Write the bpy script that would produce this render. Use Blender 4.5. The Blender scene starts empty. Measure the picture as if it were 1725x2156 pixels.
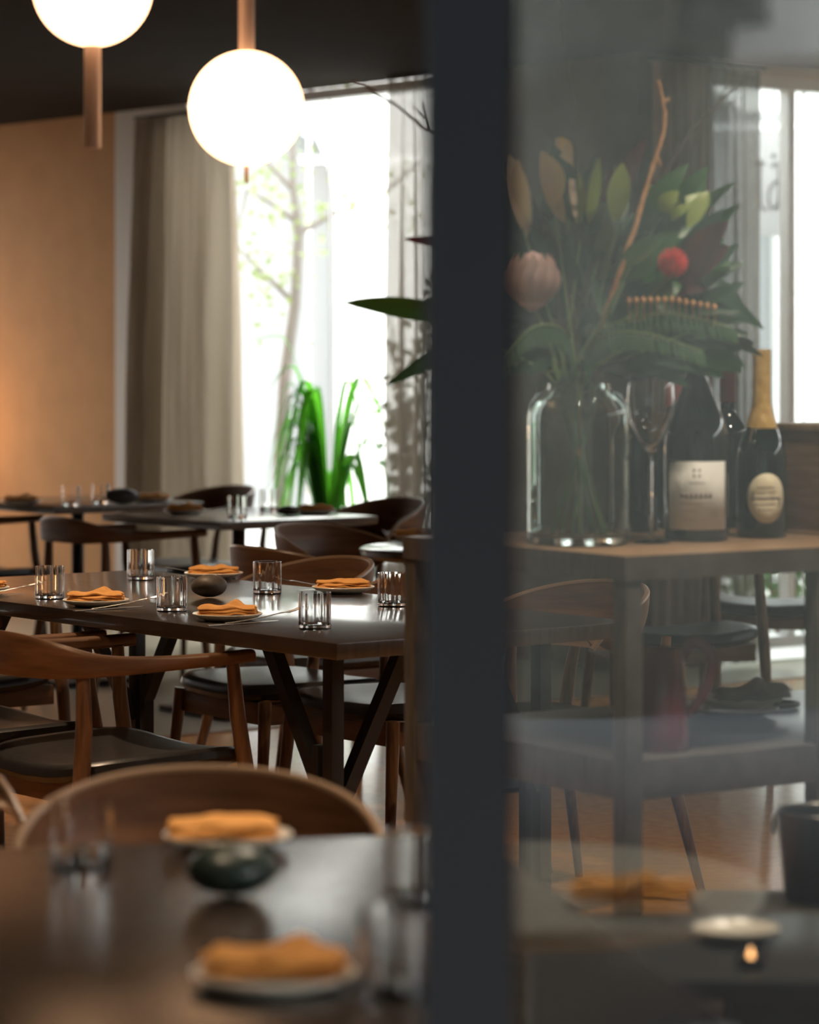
import bpy, bmesh, math, random
from mathutils import Vector, Matrix
random.seed(7)
PI = math.pi
# ---------------------------------------------------------------- camera
FPX, HX, HY, CH = 6400.0, 862.5, 740.0, 1.37
scn = bpy.context.scene
col = scn.collection
cd = bpy.data.cameras.new('camera'); cam = bpy.data.objects.new('camera', cd); col.objects.link(cam)
cam.location = (0, 0, CH); cam.rotation_euler = (PI/2, 0, 0)
cd.sensor_fit = 'VERTICAL'; cd.sensor_height = 36; cd.lens = FPX/2156*36
cd.shift_y = (HY-1078)/2156
cd.clip_start = .05; cd.clip_end = 200
cd.dof.use_dof = True; cd.dof.focus_distance = 7.3; cd.dof.aperture_fstop = 3.6
scn.camera = cam
scn.cycles.transparent_max_bounces = 24; scn.cycles.max_bounces = 20; scn.cycles.transmission_bounces = 20
# ---------------------------------------------------------------- world, exposure
SKY = 14.0
w = bpy.data.worlds.new('overcast_sky'); scn.world = w; w.use_nodes = True
bg = w.node_tree.nodes['Background']; bg.inputs[0].default_value = (1, .99, .97, 1); bg.inputs[1].default_value = SKY
scn.view_settings.view_transform = 'Standard'; scn.view_settings.look = 'None'
scn.view_settings.exposure = 0; scn.view_settings.gamma = 1
try: scn.view_settings.use_curve_mapping = False
except Exception: pass

# ---------------------------------------------------------------- geometry frame of the room
U = Vector((-.6156, .788)); V = Vector((.788, .6156))
def P(x, y, Z):
    d = FPX*(CH-Z)/(y-HY); return Vector(((x-HX)/FPX*d, d, Z))
def Q(x, y, d): return Vector(((x-HX)/FPX*d, d, CH-(y-HY)*d/FPX))
W1O = Vector((-.5, 14.9)); W2O = W1O - U*2.404            # window wall origin, and outer corner
def W1(t, off=0): p = W1O - U*t - V*off; return (p.x, p.y)   # t grows to the right, off = into the room
def W2(s, off=0): p = W2O + V*s + U*(-off); return (p.x, p.y)
A = Vector((-.1547, 6.452))
def T(u, v, O=A): p = O + U*u + V*v; return (p.x, p.y)

# portals help the sampler find the real openings
def portal(name, a, b, z0, z1):
    l = bpy.data.lights.new(name, 'AREA'); l.shape = 'RECTANGLE'
    a = Vector((a[0], a[1], 0)); b = Vector((b[0], b[1], 0))
    l.size = (b-a).length; l.size_y = z1-z0; l.cycles.is_portal = True
    o = bpy.data.objects.new(name, l); col.objects.link(o)
    X = (b-a).normalized(); Y = Vector((0, 0, 1)); Zv = X.cross(Y)
    M = Matrix((X, Y, Zv)).transposed().to_4x4(); M.translation = (a+b)/2+Vector((0, 0, (z0+z1)/2)); o.matrix_world = M
portal('window_portal', W1(-1.05, -.1), W1(1.15, -.1), .08, 2.62)
portal('window_portal', W2(.4, -.1), W2(2.4, -.1), .08, 2.56)

def lamp(name, typ, loc, power, colr, **k):
    l = bpy.data.lights.new(name, typ); l.energy = power; l.color = colr
    for a, b in k.items(): setattr(l, a, b)
    o = bpy.data.objects.new(name, l); o.location = loc; col.objects.link(o); return o

# ---------------------------------------------------------------- helpers
GROUPS = {'chair': 'chairs around the dining tables', 'glass': 'clear drinking glasses', 'plate': 'stoneware plates on the tables', 'napkin': 'folded napkins', 'bottle': 'wine bottles on the console',
          'stone': 'pebbles set as table decoration', 'fork': 'forks at the place settings', 'knife': 'knives at the place settings', 'curtain': 'linen curtains along the windows', 'leaves': 'leaf stems in the bouquet', 'branch': 'branches in the bouquet'}
def tag(o, label=None, cat=None, group=None, kind=None):
    group = group or GROUPS.get(cat)
    if label: o['label'] = label
    if cat: o['category'] = cat
    if group: o['group'] = group
    if kind: o['kind'] = kind
    return o
def empty(name, loc, rz=0, label=None, cat=None, group=None):
    o = bpy.data.objects.new(name, None); col.objects.link(o); o.empty_display_size = .05
    o.location = loc if len(loc) == 3 else (loc[0], loc[1], 0); o.rotation_euler = (0, 0, rz)
    return tag(o, label, cat, group)
class MB:
    def __init__(s): s.v = []; s.f = []
    def add(s, vs, fs):
        n = len(s.v); s.v += [tuple(p) for p in vs]; s.f += [tuple(i+n for i in f) for f in fs]; return s
    def box(s, c, d, rz=0, M=None):
        vs = [Vector((x*d[0]/2, y*d[1]/2, z*d[2]/2)) for x in (-1, 1) for y in (-1, 1) for z in (-1, 1)]
        R = Matrix.Rotation(rz, 3, 'Z') if M is None else M
        vs = [R @ p + Vector(c) for p in vs]
        return s.add(vs, [(0, 1, 3, 2), (4, 6, 7, 5), (0, 4, 5, 1), (2, 3, 7, 6), (0, 2, 6, 4), (1, 5, 7, 3)])
    def prism(s, pts, z0, z1):           # pts counter-clockwise in plan
        n = len(pts); vs = [(p[0], p[1], z0) for p in pts]+[(p[0], p[1], z1) for p in pts]
        return s.add(vs, [tuple(range(n-1, -1, -1)), tuple(range(n, 2*n))]+[(i, (i+1) % n, (i+1) % n+n, i+n) for i in range(n)])
    def lathe(s, prof, c=(0, 0, 0), seg=28, sx=1, sy=1):
        vs = []; fs = []; n = len(prof)
        for i in range(seg):
            a = 2*PI*i/seg
            for r, z in prof: vs.append((c[0]+sx*r*math.cos(a), c[1]+sy*r*math.sin(a), c[2]+z))
        for i in range(seg):
            j = (i+1) % seg
            for k in range(n-1): fs.append((i*n+k, j*n+k, j*n+k+1, i*n+k+1))
        return s.add(vs, fs)
    def sweep(s, pts, secs, closed=False, up=Vector((0, 0, 1))):
        """secs: per point list of (a,b) offsets; a along side, b along up-ish"""
        pts = [Vector(p) for p in pts]; n = len(pts); m = len(secs[0]); vs = []
        for i, p in enumerate(pts):
            t = (pts[min(i+1, n-1)]-pts[max(i-1, 0)]).normalized()
            sd = t.cross(up)
            if sd.length < 1e-3: sd = t.cross(Vector((0, 1, 0)))
            sd.normalize(); b = sd.cross(t).normalized()
            for (x, y) in secs[i]: vs.append(p+sd*x+b*y)
        fs = [(i*m+k, i*m+(k+1) % m, (i+1)*m+(k+1) % m, (i+1)*m+k) for i in range(n-1) for k in range(m)]
        fs += [tuple(range(m-1, -1, -1)), tuple((n-1)*m+k for k in range(m))]
        return s.add(vs, fs)
    def tube(s, pts, r, seg=10):
        if not isinstance(r, (list, tuple)): r = [r]*len(pts)
        pts = [Vector(p) for p in pts]; n = len(pts); vs = []; sd = None
        for i, p in enumerate(pts):          # parallel-transported frames keep near-vertical tubes from pinching
            t = (pts[min(i+1, n-1)]-pts[max(i-1, 0)]).normalized()
            if sd is None: sd = t.cross(Vector((0, 1, 0)) if abs(t.y) < .9 else Vector((1, 0, 0)))
            sd = (sd-t*sd.dot(t)).normalized(); b = sd.cross(t)
            vs += [p+sd*r[i]*math.cos(2*PI*k/seg)+b*r[i]*math.sin(2*PI*k/seg) for k in range(seg)]
        fs = [(i*seg+k, i*seg+(k+1) % seg, (i+1)*seg+(k+1) % seg, (i+1)*seg+k) for i in range(n-1) for k in range(seg)]
        return s.add(vs, fs+[tuple(range(seg-1, -1, -1)), tuple((n-1)*seg+k for k in range(seg))])
    def leaf(s, base, tip, wd, bend=(0, 0, 0), n=8, nrm=Vector((0, -1, 0)), cup=.25, peak=.45):
        b = Vector(base); t = Vector(tip); bd = Vector(bend); vs = []; fs = []
        ax = (t-b); sd = ax.cross(nrm)
        if sd.length < 1e-5: sd = Vector((1, 0, 0))
        sd.normalize(); nn = sd.cross(ax).normalized()
        for i in range(n+1):
            q = i/n; c = b+ax*q+bd*(4*q*(1-q))
            e = math.log(.5)/math.log(peak); hw = wd/2*(math.sin(PI*q**e)**.8 if 0 < q < 1 else 0)+wd*.02
            vs += [c-sd*hw+nn*hw*cup, c, c+sd*hw+nn*hw*cup]
        for i in range(n):
            a = i*3; fs += [(a, a+1, a+4, a+3), (a+1, a+2, a+5, a+4)]
        return s.add(vs, fs)
    def build(s, name, mat, parent=None, smooth=True, bevel=0, sub=0, solid=0):
        me = bpy.data.meshes.new(name); me.from_pydata(s.v, [], s.f)
        bm = bmesh.new(); bm.from_mesh(me); bmesh.ops.remove_doubles(bm, verts=bm.verts, dist=2e-6); bmesh.ops.recalc_face_normals(bm, faces=bm.faces)
        if bevel: bmesh.ops.bevel(bm, geom=bm.edges[:], offset=bevel, segments=2, profile=.6, affect='EDGES')
        bm.to_mesh(me); bm.free()
        if smooth:
            for p in me.polygons: p.use_smooth = True
        me.materials.append(mat)
        o = bpy.data.objects.new(name, me); col.objects.link(o); o.parent = parent
        if solid: m = o.modifiers.new('solid', 'SOLIDIFY'); m.thickness = solid; m.offset = 0
        if sub: m = o.modifiers.new('sub', 'SUBSURF'); m.levels = sub; m.render_levels = sub
        if smooth and not sub:
            try: me.set_sharp_from_angle(angle=math.radians(38))
            except Exception: pass
        return o
def copy_tree(o, parent=None):
    c = o.copy(); col.objects.link(c); c.parent = parent
    for ch in list(o.children): copy_tree(ch, c)
    return c

# ---------------------------------------------------------------- materials
def mat(name, c, rough=.5, metal=0, spec=.5, **k):
    m = bpy.data.materials.new(name); m.use_nodes = True
    b = m.node_tree.nodes['Principled BSDF']
    b.inputs['Base Color'].default_value = (*c, 1); b.inputs['Roughness'].default_value = rough
    b.inputs['Metallic'].default_value = metal; b.inputs['Specular IOR Level'].default_value = spec
    for a, v in k.items(): b.inputs[a.replace('_', ' ')].default_value = v
    return m
def varied(name, c1, c2, rough=.5, scale=(1, 1, 1), ns=8, bump=0, detail=5, spec=.5, rv=0, contrast=(.3, .7)):
    m = mat(name, c1, rough, spec=spec); nt = m.node_tree; N = nt.nodes; L = nt.links; b = N['Principled BSDF']
    tc = N.new('ShaderNodeTexCoord'); mp = N.new('ShaderNodeMapping'); mp.inputs['Scale'].default_value = scale
    nz = N.new('ShaderNodeTexNoise'); nz.inputs['Scale'].default_value = ns; nz.inputs['Detail'].default_value = detail
    cr = N.new('ShaderNodeValToRGB'); cr.color_ramp.elements[0].color = (*c1, 1); cr.color_ramp.elements[1].color = (*c2, 1)
    cr.color_ramp.elements[0].position, cr.color_ramp.elements[1].position = contrast
    L.new(tc.outputs['Object'], mp.inputs[0]); L.new(mp.outputs[0], nz.inputs[0]); L.new(nz.outputs[0], cr.inputs[0]); L.new(cr.outputs[0], b.inputs['Base Color'])
    if bump:
        bp = N.new('ShaderNodeBump'); bp.inputs['Strength'].default_value = bump; bp.inputs['Distance'].default_value = .01
        L.new(nz.outputs[0], bp.inputs['Height']); L.new(bp.outputs[0], b.inputs['Normal'])
    if rv:
        mr = N.new('ShaderNodeMapRange'); mr.inputs[3].default_value = rough-rv; mr.inputs[4].default_value = rough+rv
        L.new(nz.outputs[0], mr.inputs[0]); L.new(mr.outputs[0], b.inputs['Roughness'])
    return m
def fabric(name, c, transp=.3, transl=.5, weave=900, both=None):
    m = bpy.data.materials.new(name); m.use_nodes = True; nt = m.node_tree; N = nt.nodes; L = nt.links
    for n in list(N):
        if n.type != 'OUTPUT_MATERIAL': N.remove(n)
    out = N['Material Output']; d = N.new('ShaderNodeBsdfDiffuse'); t = N.new('ShaderNodeBsdfTranslucent'); tr = N.new('ShaderNodeBsdfTransparent')
    d.inputs[0].default_value = (*c, 1); t.inputs[0].default_value = (*c, 1)
    m1 = N.new('ShaderNodeMixShader'); m1.inputs[0].default_value = transl; m2 = N.new('ShaderNodeMixShader')
    nz = N.new('ShaderNodeTexNoise'); nz.inputs['Scale'].default_value = 14; tc = N.new('ShaderNodeTexCoord'); mp = N.new('ShaderNodeMapping')
    mp.inputs['Scale'].default_value = (1, 1, 12); L.new(tc.outputs['Object'], mp.inputs[0]); L.new(mp.outputs[0], nz.inputs[0])
    mr = N.new('ShaderNodeMapRange'); mr.inputs[3].default_value = transp*.5; mr.inputs[4].default_value = transp*1.5
    L.new(nz.outputs[0], mr.inputs[0]); L.new(mr.outputs[0], m2.inputs[0])
    L.new(d.outputs[0], m1.inputs[1]); L.new(t.outputs[0], m1.inputs[2]); L.new(m1.outputs[0], m2.inputs[1]); L.new(tr.outputs[0], m2.inputs[2]); L.new(m2.outputs[0], out.inputs[0])
    return m
def leafmat(name, c, rough=.4, transl=.35):
    m = bpy.data.materials.new(name); m.use_nodes = True; nt = m.node_tree; N = nt.nodes; L = nt.links
    b = N['Principled BSDF']; b.inputs['Base Color'].default_value = (*c, 1); b.inputs['Roughness'].default_value = rough
    t = N.new('ShaderNodeBsdfTranslucent'); t.inputs[0].default_value = (min(1, c[0]*1.3), min(1, c[1]*1.5), c[2]*.6, 1)
    mx = N.new('ShaderNodeMixShader'); mx.inputs[0].default_value = transl
    L.new(b.outputs[0], mx.inputs[1]); L.new(t.outputs[0], mx.inputs[2]); L.new(mx.outputs[0], N['Material Output'].inputs[0])
    return m
def paneglass(name, refl, tint=(1, 1, 1), dust=0):
    m = bpy.data.materials.new(name); m.use_nodes = True; nt = m.node_tree; N = nt.nodes; L = nt.links
    for n in list(N):
        if n.type != 'OUTPUT_MATERIAL': N.remove(n)
    tr = N.new('ShaderNodeBsdfTransparent'); tr.inputs[0].default_value = (*tint, 1)
    g = N.new('ShaderNodeBsdfGlossy'); g.inputs['Roughness'].default_value = 0
    mx = N.new('ShaderNodeMixShader'); mx.inputs[0].default_value = refl
    L.new(tr.outputs[0], mx.inputs[1]); L.new(g.outputs[0], mx.inputs[2]); last = mx
    if dust:
        df = N.new('ShaderNodeBsdfDiffuse'); df.inputs[0].default_value = (.75, .8, .82, 1)
        tl = N.new('ShaderNodeBsdfTranslucent'); tl.inputs[0].default_value = (.75, .8, .82, 1)
        a = N.new('ShaderNodeMixShader'); L.new(df.outputs[0], a.inputs[1]); L.new(tl.outputs[0], a.inputs[2])
        nz = N.new('ShaderNodeTexNoise'); nz.inputs['Scale'].default_value = 2.5; nz.inputs['Detail'].default_value = 2
        tc = N.new('ShaderNodeTexCoord'); L.new(tc.outputs['Object'], nz.inputs[0])
        mr = N.new('ShaderNodeMapRange'); mr.inputs[3].default_value = dust*.6; mr.inputs[4].default_value = dust*1.4; L.new(nz.outputs[0], mr.inputs[0])
        m2 = N.new('ShaderNodeMixShader'); L.new(mr.outputs[0], m2.inputs[0]); L.new(mx.outputs[0], m2.inputs[1]); L.new(a.outputs[0], m2.inputs[2]); last = m2
    L.new(last.outputs[0], N['Material Output'].inputs[0]); return m
def glassmat(name, c=(1, 1, 1), rough=0, ior=1.45, thin=False):
    m = bpy.data.materials.new(name); m.use_nodes = True; nt = m.node_tree; N = nt.nodes; L = nt.links
    for n in list(N):
        if n.type != 'OUTPUT_MATERIAL': N.remove(n)
    if thin:      # thin blown glass: light passes straight, with a Fresnel sheen that rises at the edges
        tr = N.new('ShaderNodeBsdfTransparent'); tr.inputs[0].default_value = (*c, 1); gl = N.new('ShaderNodeBsdfGlossy'); gl.inputs['Roughness'].default_value = .02
        lw = N.new('ShaderNodeLayerWeight'); lw.inputs[0].default_value = .5; pw = N.new('ShaderNodeMath'); pw.operation = 'POWER'; pw.inputs[1].default_value = 4; fr = N.new('ShaderNodeMath'); fr.operation = 'MULTIPLY_ADD'; fr.inputs[1].default_value = .6; fr.inputs[2].default_value = .035; mx = N.new('ShaderNodeMixShader')
        L.new(lw.outputs['Facing'], pw.inputs[0]); L.new(pw.outputs[0], fr.inputs[0]); L.new(fr.outputs[0], mx.inputs[0]); L.new(tr.outputs[0], mx.inputs[1]); L.new(gl.outputs[0], mx.inputs[2]); L.new(mx.outputs[0], N['Material Output'].inputs[0]); return m
    g = N.new('ShaderNodeBsdfGlass'); g.inputs['Color'].default_value = (*c, 1); g.inputs['Roughness'].default_value = rough; g.inputs['IOR'].default_value = ior
    L.new(g.outputs[0], N['Material Output'].inputs[0]); return m
def emit(name, c, s):
    m = bpy.data.materials.new(name); m.use_nodes = True; b = m.node_tree.nodes['Principled BSDF']
    b.inputs['Base Color'].default_value = (.9, .88, .85, 1); b.inputs['Emission Color'].default_value = (*c, 1); b.inputs['Emission Strength'].default_value = s; return m

WOOD = varied('walnut', (.075, .034, .016), (.18, .088, .042), .42, (1.2, 1.2, 9), 5, rv=.06)
WOODLEG = varied('walnut_leg', (.075, .037, .018), (.19, .098, .046), .38, (14, 14, 1), 6, rv=.06)
RIM = mat('pale_ply_edge', (.24, .155, .095), .35)
TABLE = varied('dark_stained_oak', (.018, .013, .010), (.05, .033, .022), .2, (18, 1.4, 1), 5, bump=.04, rv=.04, spec=.8)
TABLEW = varied('brown_stained_oak', (.018, .012, .009), (.05, .03, .019), .16, (18, 1.4, 1), 5, bump=.03, rv=.04, spec=.8)
BLACKW = mat('blackened_wood', (.014, .014, .015), .45)
BLACKM = mat('black_metal', (.012, .012, .013), .4, .4)
LEATHER = varied('black_leather', (.012, .012, .013), (.022, .021, .021), .33, ns=60, bump=.05)
CERAM = varied('stoneware_glaze', (.62, .58, .5), (.72, .68, .6), .3, ns=40)
NAPKIN = varied('ochre_linen', (.66, .30, .075), (.74, .36, .095), .85, ns=60, bump=.15)
for _m, _r in ((TABLE, .32), (TABLEW, .32)):
    _b = _m.node_tree.nodes['Principled BSDF']; _b.inputs['Coat Weight'].default_value = .7; _b.inputs['Coat Roughness'].default_value = .1
    for _n in _m.node_tree.nodes:
        if _n.type == 'MAP_RANGE': _n.inputs[3].default_value = _r-.06; _n.inputs[4].default_value = _r+.08
STEEL = mat('cutlery_steel', (.75, .73, .7), .3, 1)
GLASS = glassmat('clear_glass')
STONE = varied('brown_stone', (.045, .035, .027), (.1, .075, .055), .55, ns=40, bump=.1)
STONEG = varied('grey_stone', (.06, .065, .06), (.12, .125, .12), .5, ns=30, bump=.1)
STONEN = varied('green_black_stone', (.02, .035, .028), (.035, .055, .045), .35, ns=20, bump=.05)
WALLB = varied('tan_plaster', (.42, .225, .095), (.47, .255, .11), .8, ns=6, bump=.03)
WALLD = varied('brown_plaster', (.20, .13, .09), (.24, .16, .11), .8, ns=6, bump=.03)
WALLP = mat('pale_plaster', (.6, .58, .55), .8)
WALLG = mat('grey_plaster', (.42, .44, .45), .85)
CEIL = varied('dark_ceiling', (.02, .014, .010), (.026, .018, .012), .95, ns=3, spec=.05)
ALU = mat('aluminium', (.6, .62, .62), .4, .3)
POSTM = mat('blue_black_paint', (.010, .014, .019), .6, spec=.25)

# ---------------------------------------------------------------- room shell
def structure(o): o['kind'] = 'structure'; return o
def wallseg(mb, a, b, z0, z1, th=.2, side=None):
    a = Vector(a); b = Vector(b); d = (b-a).normalized(); n = Vector((-d.y, d.x))*th*(side or 1)
    pts = [a, b, b+n, a+n]
    if side and side < 0: pts = pts[::-1]
    mb.prism([(p.x, p.y) for p in pts], z0, z1)
ZC = 2.65
far_l = W1O + U*6.5; far_r = W2O + V*5
# floors: polished terrazzo near, grey beyond a pale strip that runs along V
def floor_material():
    m = varied('polished_terrazzo', (.52, .25, .085), (.64, .34, .13), .17, ns=26, detail=8, rv=.03, spec=.5); return m
FL = floor_material()
FG = varied('grey_green_concrete', (.20, .18, .13), (.27, .24, .18), .3, ns=3, rv=.05)
S0 = Vector((-.622, 10.99)); Ls = S0 - V*7; Rs = S0 + V*1.9
s_end = S0+V*9
mb = MB(); mb.prism([(-6, 0), (6, 0), (s_end.x, s_end.y), (Ls.x, Ls.y), (-6, 7)], -.1, 0)
structure(mb.build('floor', FL, smooth=False))
mb = MB(); mb.prism([tuple(Ls), tuple(s_end), (far_r.x+.5, far_r.y+2), (far_r.x, far_r.y), tuple(W2O), tuple(far_l)][:1]+[tuple(s_end)]+[tuple(far_r), tuple(W2O), tuple(far_l)], -.1, 0)
structure(mb.build('floor', FG, smooth=False))
mb = MB(); c = (S0+V*1); mb.box((c.x, c.y, .003), (16, .03, .006), math.atan2(V.y, V.x)); structure(mb.build('trim_1', RIM, smooth=False))
mb = MB(); mb.prism([(-6, -5.5), (5.6, -5.5), (far_r.x, far_r.y), tuple(W2O), tuple(far_l), (-6, 12)], ZC, ZC+.15); structure(mb.build('ceiling', CEIL, smooth=False))  # unseen stretch over the camera side is extended to shade it
# ceiling battens running along U
mb = MB()
for i in range(2):
    c = S0 - V*(1.9-.5*i) - U*1.0
    mb.box((c.x, c.y, ZC-.012), (9, .03, .012), math.atan2(U.y, U.x))
structure(mb.build('trim_2', CEIL, smooth=False))
# window wall (left)
mb = MB(); wallseg(mb, W1(-6.5), W1(-1.75), 0, ZC, .2, 1); structure(mb.build('wall_left', WALLB, smooth=False))
mb = MB(); wallseg(mb, W1(-1.75), W1(-1.05), 0, ZC, .2, 1); structure(mb.build('wall_back', WALLP, smooth=False))
mb = MB(); wallseg(mb, W1(1.15), W1(2.404), 0, ZC, .2, 1); wallseg(mb, W2(0), W2(.42), 0, ZC, .2, 1); structure(mb.build('wall_back', WALLD, smooth=False))
mb = MB(); wallseg(mb, W2(2.4), W2(5), 0, ZC, .2, 1); structure(mb.build('wall_right', WALLD, smooth=False))
mb = MB(); mb.box((-6.1, 11, ZC/2), (.2, 18, ZC)); structure(mb.build('wall_side', WALLD, smooth=False))
mb = MB(); mb.box((5.7, 10, ZC/2), (.2, 18, ZC)); structure(mb.build('wall_side', WALLD, smooth=False))
# camera side, unseen: wall and paving added to give the glass its reflected haze
mb = MB(); mb.box((0, -8.1, .95), (24, .2, 1.9)); structure(mb.build('wall_haze', WALLG, smooth=False))
mb = MB(); mb.box((0, -4, -.15), (24, 8, .1)); structure(mb.build('floor_terrace', mat('terrace_paving', (.07, .077, .082), 1, spec=0), smooth=False))
mb = MB(); mb.box((-3.35, 2.4, ZC/2), (5.5, .12, ZC)); structure(mb.build('wall_front', WALLD, smooth=False))
mb = MB(); mb.box((3.6, 2.4, ZC/2), (4, .12, ZC)); structure(mb.build('wall_front', WALLD, smooth=False))
# window frames
def window(name, wf, t0, t1, zb, zt, mulls, glassname=None):
    e = empty(name, (*wf((t0+t1)/2, -.06), 0)); structure(e)
    inv = Matrix.Translation(-Vector((*wf((t0+t1)/2, -.06), 0)))
    ang = math.atan2(wf(1)[1]-wf(0)[1], wf(1)[0]-wf(0)[0])
    fr = MB()
    def bar(ta, tb, za, zb_, dep=.07, off=-.06):
        c = inv @ Vector((*wf((ta+tb)/2, off), (za+zb_)/2)); fr.box(c, (abs(tb-ta), dep, zb_-za), ang)
    bar(t0, t1, zt, zt+.05, .09); bar(t0, t1, zb-.05, zb, .09); bar(t0, t0+.045, zb, zt); bar(t1-.045, t1, zb, zt)
    for m, wd in mulls: bar(m-wd/2, m+wd/2, zb, zt, .06 if wd > .02 else .008)
    fr.build('window_frame', ALU, e, smooth=False)
    g = MB(); c = inv @ Vector((*wf((t0+t1)/2, -.06), (zb+zt)/2)); g.box(c, (t1-t0-.09, .008, zt-zb), ang)
    g.build('glass', PANE, e, smooth=False); return e
PANE = paneglass('window_glass', .06, (.97, .985, .98))
window('window_1', W1, -1.05, 1.15, .1, 2.6, [(.105, .004)])
window('window_2', W2, .42, 2.4, .1, 2.54, [(.955, .04), (1.06, .01)])
mb = MB(); wallseg(mb, W2(.42), W2(2.4), 2.59, ZC, .2, 1); structure(mb.build('trim_3', WALLP, smooth=False))
# foreground glazed partition
e = structure(empty('window_3', (.046, 2.4, 0)))
mb = MB(); mb.box((0, 0, ZC/2), (.07, .07, ZC)); mb.box((.49, 0, .03), (.91, .06, .06)); mb.box((.49, 0, 2.5), (.91, .06, .3)); mb.box((-.18, 0, 2.5), (.29, .06, .3))
mb.build('window_frame', POSTM, e, smooth=False)
mb = MB(); mb.box((.79, 0, 1.2), (1.5, .003, 2.3)); mb.build('glass', paneglass('partition_glass', .17, (.93, .96, .96), 0), e, smooth=False)

# ---------------------------------------------------------------- tables
angU = math.atan2(U.y, U.x)
# middle table (trestle)
c = T(1.05, .432); e = empty('dining_table', (*c, 0), math.atan2(V.y, V.x), 'long dark oak dining table with Y-braced black legs set for a meal', 'table')
# local x = V, local y = U
mb = MB(); mb.box((0, 0, .75-.018), (.864, 2.1, .036)); mb.build('tabletop', TABLEW, e, bevel=.003)
for sx in (-1, 1):
    for sy in (-1, 1):
        x0 = sx*.30; y0 = sy*.86
        mb = MB(); mb.box((x0, y0, .357), (.034, .036, .714)); mb.box((x0, y0-sy*.05, .25), (.03, .026, .5))
        lg = mb.build('leg', BLACKW, e, bevel=.003)
        mb = MB(); mb.sweep([(x0-sx*.012, y0, .36), (x0-sx*.2, y0, .712)], [[(-.016, -.016), (.016, -.016), (.016, .016), (-.016, .016)]]*2)
        mb.build('brace', BLACKW, lg)
        mb = MB(); mb.sweep([(x0, y0-sy*.05, .42), (x0, y0-sy*.24, .712)], [[(-.016, -.016), (.016, -.016), (.016, .016), (-.016, .016)]]*2)
        mb.build('brace', BLACKW, lg)
def pedestal_table(corner, label, th=.03, mt=TABLE, group=None):
    c = Vector(corner)+U*.4+V*.36
    e = empty('cafe_table', (c.x, c.y, 0), math.atan2(V.y, V.x), label, 'table', group)
    mb = MB(); mb.box((0, 0, .75-th/2), (.72, .8, th)); mb.build('tabletop', mt, e, bevel=.003)
    mb = MB(); mb.tube([(0, 0, .02), (0, 0, .72)], .026, 16); mb.box((0, 0, .715), (.3, .3, .01)); mb.build('pedestal', BLACKM, e)
    mb = MB(); mb.box((0, 0, .012), (.44, .44, .022)); mb.build('base', BLACKM, e, bevel=.004); return e
B3 = P(464, 1100, .75).xy; B4 = P(113, 1068, .75).xy
pedestal_table(B3, 'small dark square table in front of the green strap-leaved plant')
pedestal_table(B4, 'small dark square table against the tan wall')
RT = (.21, 9.65)
e = empty('round_table', (*RT, 0), 0, 'round dark table beside the curved-back chairs behind the long table', 'table')
mb = MB(); mb.lathe([(0, .718), (.36, .718), (.37, .73), (.37, .745), (.362, .75), (0, .75)], seg=64); mb.build('tabletop', TABLE, e)
mb = MB(); mb.lathe([(.026, .02), (.026, .718)]); mb.build('pedestal', BLACKM, e)
mb = MB(); mb.lathe([(0, 0), (.24, 0), (.24, .015), (.03, .025), (0, .025)], seg=40); mb.build('base', BLACKM, e)
# near table
d1 = Vector((.98, .19)).normalized(); d2 = Vector((.19, -.98)).normalized()
NR = Vector((.085, 3.915))
c = NR - d1*.6 + d2*.57
NT = empty('dining_table', (c.x, c.y, 0), math.atan2(d1.y, d1.x), 'dark wood table in the near foreground, out of focus', 'table')
mb = MB(); mb.box((0, 0, .732), (1.2, 1.14, .036)); mb.build('tabletop', varied('dark_foreground_oak', (.012, .010, .009), (.045, .03, .022), .24, (1.2, 16, 1), 5, bump=.08, rv=.08, spec=1.0), NT, bevel=.003)
for sx in (-1, 1):
    for sy in (-1, 1):
        mb = MB(); mb.box((sx*.53, sy*.5, .357), (.06, .06, .714)); mb.build('leg', BLACKW, NT, bevel=.003)

# ---------------------------------------------------------------- chairs
def cushion(w, d, z0, z1, saddle=.012, n=20):
    mb = MB(); rings = [(.90, 0), (.97, .12), (1.0, .4), (.985, .75), (.94, .95), (.86, 1.0), (.5, 1.0), (.2, 1.0)]
    vs = []; fs = []; m = 40
    for k, (s, h) in enumerate(rings):
        for i in range(m):
            a = 2*PI*i/m; ca, sa = math.cos(a), math.sin(a); p = .45
            x = w/2*s*math.copysign(abs(ca)**p, ca); y = d/2*s*math.copysign(abs(sa)**p, sa)
            x *= 1+.06*(y/(d/2))
            z = z0+(z1-z0)*h+saddle*(2*(x/(w/2))**2-1+.3*(y/(d/2)))*1.0
            vs.append((x, y, z))
    for k in range(len(rings)-1):
        for i in range(m): fs.append((k*m+i, k*m+(i+1) % m, (k+1)*m+(i+1) % m, (k+1)*m+i))
    fs.append(tuple(range(m-1, -1, -1))); fs.append(tuple((len(rings)-1)*m+i for i in range(m)))
    return mb.add(vs, fs)
def rrect(w, h, n=4):
    out = []
    for k in range(16):
        a = 2*PI*(k+.5)/16; ca, sa = math.cos(a), math.sin(a)
        out.append((w/2*math.copysign(abs(ca)**.6, ca), h/2*math.copysign(abs(sa)**.6, sa)))
    return out
def smooth_path(ctrl, n=48):
    """Catmull-Rom through control tuples (any length)"""
    out = []; m = len(ctrl)-1
    for i in range(n+1):
        q = i/n*m; k = min(int(q), m-1); t = q-k
        p0, p1, p2, p3 = ctrl[max(k-1, 0)], ctrl[k], ctrl[k+1], ctrl[min(k+2, m)]
        out.append([.5*((2*b)+(-a+c)*t+(2*a-5*b+4*c-d)*t*t+(-a+3*b-3*c+d)*t**3) for a, b, c, d in zip(p0, p1, p2, p3)])
    return out
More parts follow.
